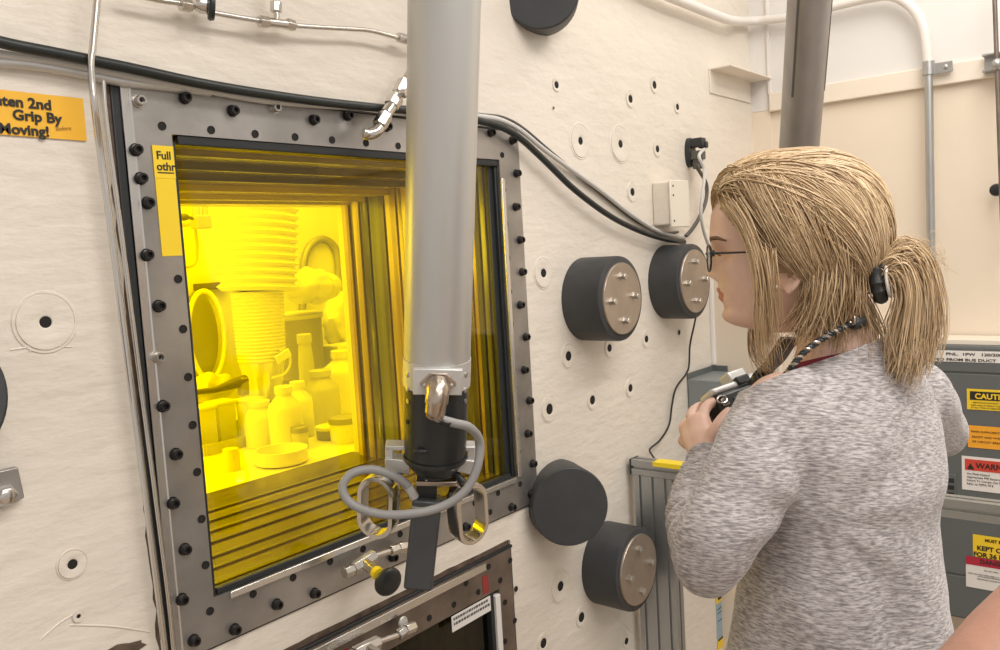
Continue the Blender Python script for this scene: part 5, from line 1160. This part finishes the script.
for k in range(1500):          # near side: from the parting, sweeping down and back
    t = rnd(0, 1); x, y = partp(t); d0 = hd(x + ga_(0, 1.6), y + ga_(0, 1.6))
    u = max(0, min(1, t * .85 + ga_(.20, .08))); lx, ly = LOWX(u)
    d1 = hd(lx + ga_(0, 5), ly + ga_(4, 8)) if t + ga_(0, .12) < .50 else (TIE + Vector((ga_(0, .05), ga_(0, .05), ga_(0, .06)))).normalized()
    comb(d0, d1, Vector((-.03, .10, .0)) * (1 - t) * rnd(.4, 1.1) + Vector((.02, .06, .05)) * t, .03 * rnd(.2, 1.2), 16, .0008, .50 + clump[int(t * 59)] + .08 * (t > .6))
for k in range(700):           # hairline at temple, combed back over the ear
    y = rnd(188, 262); x = interp(BND, y) + rnd(-3, 4); d0 = hd(x, y)
    d1 = (TIE + Vector((ga_(0, .06), ga_(0, .06), ga_(-.05, .08)))).normalized() if rnd(0, 1) < .0 else hd(806 - 12 * (y - 188) / 74 + ga_(0, 6), rnd(292, 312))
    comb(d0, d1, Vector((0, .05, rnd(-.02, .08) - (y - 190) / 75 * .06)), .03, 15, .0008, .42 + clump[int((y - 188) / 76 * 59)] * .8)
for k in range(1000):          # over the top and down the far side to the tie
    t = rnd(0, 1); x, y = partp(t); d0 = hd(x + ga_(0, 2), y + ga_(0, 2)); d1 = (TIEF + Vector((ga_(0, .08), ga_(0, .12), ga_(0, .1)))).normalized()
    comb(d0, d1, Vector((-.10 * (1 - t), -rnd(.0, .55), .30 * rnd(.3, 1))), .03, 16, .0009, .58 + clump[59 - int(t * 59)])
for k in range(260):           # front sweep from the parting over the forehead to the far side
    t = rnd(0, .35); x, y = partp(t); comb(hd(x, y), hd(728 + rnd(-4, 30), 205 + rnd(-6, 30), -1), Vector((-.12, 0, .08)), .035, 12, .001, .5)
# loose lower layer: nape and neck
def guide(G, nst, jit, r0, tn, spread0=.002, n=5, taper=.3):
    # G: list of guide polylines with equal numbers of points
    for k in range(nst):
        w_ = [rnd(0, 1) ** 2 + 1e-3 for _ in G]; s_ = sum(w_); w_ = [a / s_ for a in w_]
        if rnd(0, 1) < .5:
            j = random.randrange(len(G)); w_ = [(.2 * a) + (.8 if i == j else 0) for i, a in enumerate(w_)]
        j0 = Vector((ga_(0, 1), ga_(0, 1), ga_(0, 1))); j1 = Vector((ga_(0, 1), ga_(0, 1), ga_(0, 1))); P = []
        m = len(G[0])
        for i in range(m):
            u = i / (m - 1); p = Vector((0, 0, 0))
            for a, g in zip(w_, G): p += V(g[i]) * a
            P.append(p + (j0 * (1 - u) + j1 * u) * (spread0 + jit * u))
        hs_.add(smoothpath(P, n), r0 * rnd(.7, 1.25), tone(tn), taper)
guide([[(1.0393, -0.8459, 1.6465), (1.0242, -0.8714, 1.6154), (1.0098, -0.8904, 1.5797), (0.9996, -0.8994, 1.538), (0.9969, -0.8977, 1.4913), (1.007, -0.8984, 1.4376)], [(1.0317, -0.8639, 1.6437), (1.0211, -0.8832, 1.6172), (1.0116, -0.8987, 1.5818), (1.0041, -0.9078, 1.54), (1.0088, -0.9071, 1.4951), (1.0135, -0.9051, 1.447)]], 70, .004, .0006, .58, .004)
guide([[(1.022, -0.9048, 1.5836), (1.0063, -0.916, 1.547), (1.0141, -0.9144, 1.512), (1.0207, -0.9096, 1.4789), (1.0278, -0.9101, 1.4579)], [(1.0235, -0.9067, 1.5835), (1.0111, -0.9128, 1.5443), (1.0191, -0.9086, 1.5066), (1.0206, -0.9019, 1.4763), (1.025, -0.9022, 1.4555)]], 30, .005, .0007, .56, .004)
guide([[(1.0636, -0.9374, 1.5806), (1.0507, -0.9369, 1.5375), (1.0488, -0.9318, 1.5114), (1.048, -0.924, 1.4913), (1.0462, -0.9178, 1.4736)], [(1.072, -0.9517, 1.5746), (1.0613, -0.9505, 1.534), (1.0609, -0.9438, 1.509), (1.0623, -0.9354, 1.4899), (1.0588, -0.9299, 1.4762)], [(1.0845, -0.9648, 1.5686), (1.0775, -0.9648, 1.5288), (1.0781, -0.9592, 1.5049), (1.0793, -0.9534, 1.4883), (1.0778, -0.9499, 1.4769)], [(1.1033, -0.9761, 1.5623), (1.0968, -0.9796, 1.5247), (1.0999, -0.977, 1.5016), (1.1029, -0.9733, 1.486), (1.1042, -0.9702, 1.473)], [(1.1241, -0.987, 1.5533), (1.1181, -0.9904, 1.5204), (1.1257, -0.9903, 1.4967), (1.1309, -0.9897, 1.4781), (1.1327, -0.9864, 1.4597)]], 620, .0065, .00075, .46, .006)
guide([[(1.1514, -0.8352, 1.5116), (1.1416, -0.8289, 1.4697), (1.1319, -0.8376, 1.4355), (1.1318, -0.8569, 1.4094)], [(1.1577, -0.8441, 1.5039), (1.148, -0.8378, 1.462), (1.1367, -0.8442, 1.4308), (1.135, -0.8613, 1.4063)]], 26, .003, .0008, .6, .003)
guide([[(1.0807, -0.9698, 1.521), (1.0939, -0.9737, 1.4946), (1.1109, -0.9743, 1.4685), (1.1105, -0.969, 1.4464)], [(1.1002, -0.9784, 1.5168), (1.1143, -0.9836, 1.4901), (1.1301, -0.9909, 1.4626), (1.1299, -0.993, 1.4445)], [(1.1384, -0.9945, 1.511), (1.1478, -1.0013, 1.4869), (1.1483, -1.0056, 1.4608), (1.1427, -1.0017, 1.4379)]], 90, .005, .0007, .6, .004)
# ponytail
PT = [[(1.1369, -0.9977, 1.5317), (1.1441, -1.0108, 1.5591), (1.1614, -1.0295, 1.578), (1.1744, -1.0485, 1.5563), (1.1766, -1.0579, 1.5073), (1.1728, -1.0593, 1.4628), (1.1641, -1.0515, 1.4418)],
      [(1.1422, -0.9963, 1.5314), (1.1366, -1.0174, 1.5592), (1.1462, -1.0363, 1.5656), (1.1525, -1.0483, 1.5346), (1.1549, -1.0495, 1.4901), (1.1456, -1.044, 1.4465), (1.134, -1.0344, 1.4121)],
      [(1.1435, -0.9983, 1.5287), (1.1374, -1.0195, 1.5515), (1.1358, -1.0338, 1.5486), (1.1371, -1.04, 1.5157), (1.1355, -1.0351, 1.4781), (1.1345, -1.0302, 1.4476), (1.1303, -1.0284, 1.4226)],
      [(1.1433, -0.9983, 1.5261), (1.1347, -1.0176, 1.5416), (1.1293, -1.0281, 1.5316), (1.1306, -1.0298, 1.5088), (1.1319, -1.022, 1.4834), (1.1332, -1.0189, 1.4602), (1.1354, -1.0251, 1.4345)],
      [(1.1652, -0.9927, 1.5326), (1.1789, -1.0046, 1.5682), (1.1956, -1.0228, 1.5851), (1.2101, -1.0434, 1.5653), (1.2131, -1.0541, 1.5149), (1.1944, -1.0526, 1.4733), (1.1695, -1.0411, 1.4499)]]
guide(PT, 1150, .0070, .0008, .62, .004, 5)
for k in range(60):            # flyaways
    a = rnd(0, 6.28); p = V((1.1701, -1.0271, 1.5573)) + RH * rnd(-.02, .03) + V(ZA) * rnd(-.02, .02)
    hs_.add(smoothpath([p, p + RH * rnd(0, .03) + V(ZA) * rnd(0, .02), p + RH * rnd(.01, .045) - V(ZA) * rnd(-.01, .03)], 5), .0004, .8)
hair = hs_.build('hair', woman, cap, .28)
# hair tie
m_ = MB(); tc_ = V((1.1359, -1.004, 1.5342)); ax_ = (RH * .8 + TW * .55 + V(ZA) * .1).normalized(); a_, b_, _ = basis(ax_)
m_.tube([tc_ + (a_ * math.cos(t) * .017 + b_ * math.sin(t) * .021) for t in [2 * math.pi * k / 28 for k in range(29)]], [.0075 + .0015 * math.sin(k * 2.4) for k in range(29)], 12); hb = part(m_.build('hair_tie', M['rubber'], woman), 'black gathered hair tie')
m_ = MB(); tc2 = tc_ + ax_ * .012
m_.tube([tc2 + (a_ * math.cos(t) * .016 + b_ * math.sin(t) * .020) for t in [2 * math.pi * k / 28 for k in range(29)]], .0022, 8); m_.build('tie_ring', M['cond_white'], hb)
# neck cord, strap and camera
def braid(P, r_, n=9):
    pp = smoothpath(P, n); m1 = MB()
    for ph in (0, 2.09, 4.19):
        q = []
        for i, p in enumerate(pp):
            t = (pp[min(i + 1, len(pp) - 1)] - pp[max(i - 1, 0)]).normalized(); a, b, _ = basis(t); q.append(p + a * (r_ * .6 * math.cos(i * 1.05 + ph)) + b * (r_ * .6 * math.sin(i * 1.05 + ph)))
        m1.tube(q, r_ * .62, 7, 1 if ph == 0 else 0)
    return m1
cordp = [(1.1055, -0.986, 1.4858), (1.0899, -0.9783, 1.4836), (1.0725, -0.9688, 1.4778), (1.0605, -0.9553, 1.4688), (1.0443, -0.9431, 1.458), (1.0303, -0.934, 1.4457), (1.0276, -0.9246, 1.4319), (1.0536, -0.9031, 1.4154), (1.1241, -0.8651, 1.3969)]
strap = braid(cordp, .0038).build('neck_cord', [M['cable_black'], M['brass']], woman); part(strap, 'braided dark neck cord')
m_ = MB(); m_.lathe([(.006, 0), (.0085, .003), (.0085, .018), (.006, .022)], (1.115, -0.9882, 1.4862), V((1.0823, -0.9769, 1.4831)) - V((1.115, -0.9882, 1.4862)), 14); m_.build('cord_clasp', M['rubber'], strap)
m_ = MB(); m_.ell((1.093, -0.986, 1.4896), (.004, .002, .006)); m_.build('clasp_bead', M['brass'], strap)
cam_o = V((1.2524, -0.7678, 1.3424))
cX = (V((1.3397, -0.7935, 1.3586)) - V((1.1715, -0.7478, 1.343))).normalized(); cN = (V((0, -1.3, 1.6)) + V((0, 0, .25)) - cam_o).normalized(); cN = (cN - cX * cN.dot(cX)).normalized(); cY = cN.cross(cX)
if cY.z < 0: cY = -cY
dev = empty('camera', cam_o, 'small black and silver camera held at chest height by the woman', 'camera')
def cbx(name, c_, sz, m, b=.003, par=None):
    m_ = MB(); m_.box(cam_o + cX * c_[0] + cY * c_[1] + cN * c_[2], sz, (cX, cY, cN)); return m_.build(name, M[m], par or dev, b)
cb_ = cbx('camera_body', (0, -.010, 0), (.136, .066, .036), 'rubber', .008)
cbx('top_plate', (0, .0275, 0), (.132, .011, .033), 'silver', .004)
cbx('flash_shoe', (.012, .041, 0), (.040, .020, .024), 'silver', .003)
cbx('viewfinder', (.008, .030, .016), (.030, .014, .010), 'rubber', .003)
cbx('screen', (-.004, -.012, .0185), (.062, .040, .002), 'grip', .001)
cbx('back_trim', (-.056, .006, .0185), (.014, .012, .003), 'chrome', .001)
cbx('back_trim', (-.052, -.018, .0185), (.018, .008, .003), 'chrome', .001)
m_ = MB(); m_.lathe([(.033, 0), (.033, .02), (.030, .022), (.030, .045), (.026, .045), (.024, .038)], cam_o - cN * .015 - cY * .006, -cN, 32); m_.build('lens_barrel', M['rubber'], dev)
m_ = MB(); m_.lathe([(.010, 0), (.010, .007), (.009, .008)], cam_o + cX * .044 + cY * .029, cY, 20); m_.build('dial', M['silver'], dev)
m_ = MB(); m_.lathe([(.007, 0), (.007, .005), (.006, .006)], cam_o - cX * .040 + cY * .029, cY, 20); m_.build('shutter_button', M['chrome'], dev)
m_ = MB(); lc = cam_o - cX * .062 + cY * .010 + cN * .021; m_.tube([lc + cX * (.010 * math.cos(t)) + cY * (.006 * math.sin(t)) for t in [2 * math.pi * k / 20 for k in range(21)]], .0016, 8); m_.build('strap_lug', M['chrome'], dev)
sp = smoothpath([V(p) for p in [(1.2452, -0.7945, 1.3737), (1.225, -0.8143, 1.3964), (1.1972, -0.8409, 1.4166), (1.1671, -0.8645, 1.4388), (1.1562, -0.8804, 1.4576)]], 6)
m_ = MB(); m_.tube(sp, [(.016, .0025)] * len(sp), 12, hint=(0, 0, 1)); part(m_.build('strap', M['cable_brown'], dev), 'dark webbing strap')
m_ = MB(); m_.ell((1.2259, -0.8089, 1.3853), (.014, .014, .014)); m_.build('strap_pad', M['rubber'], dev)

# =================================================================== FOREARM AT THE LOWER RIGHT CORNER
pa = empty('person', (0.6764, -1.2205, 1.2869), 'person reaching in at the lower right corner, only a bare tanned forearm showing', 'person')
ab = MB()
chain(ab, [(0.4558, -1.1873, 1.1734), (0.5695, -1.1769, 1.2261), (0.6762, -1.2205, 1.2848), (0.7892, -1.2579, 1.3313), (0.866, -1.2841, 1.3643)], [.055, .046, .0475, .036, .028], 28)
wr0 = V((0.866, -1.2841, 1.3643)); hd_ = (wr0 - V((0.7892, -1.2579, 1.3313))).normalized(); sd_ = hd_.cross(V(ZA)).normalized(); up_ = sd_.cross(hd_)
chain(ab, [wr0, wr0 + hd_ * .045, wr0 + hd_ * .085], [.026, .033, .030], 20)
def fing2(P, r0, r1): chain(ab, P, [r0 + (r1 - r0) * i / (len(P) - 1) for i in range(len(P))], 12, 5)
for k, (o2, L2) in enumerate(((-.030, .072), (-.010, .082), (.010, .076), (.029, .058))):
    b0 = wr0 + hd_ * .085 + sd_ * o2; fing2([b0, b0 + hd_ * L2 * .5 - up_ * .006, b0 + hd_ * L2 * .8 - up_ * .02, b0 + hd_ * L2 * .95 - up_ * .036], .0095, .0072)
b0 = wr0 + hd_ * .03 - sd_ * .026; fing2([b0, b0 + hd_ * .03 - sd_ * .025, b0 + hd_ * .06 - sd_ * .03 - up_ * .01], .013, .009)
link_mesh('body', remesh(ab, .004, 4), M['skin_arm'], pa)
tips = MB()
tips = None
sl_ = MB(); chain(sl_, [(0.4425, -1.1878, 1.1668), (0.494, -1.1841, 1.1918)], [.072, .07], 24)
link_mesh('sleeve', remesh(sl_, .006, 2), M['denim'], pa)
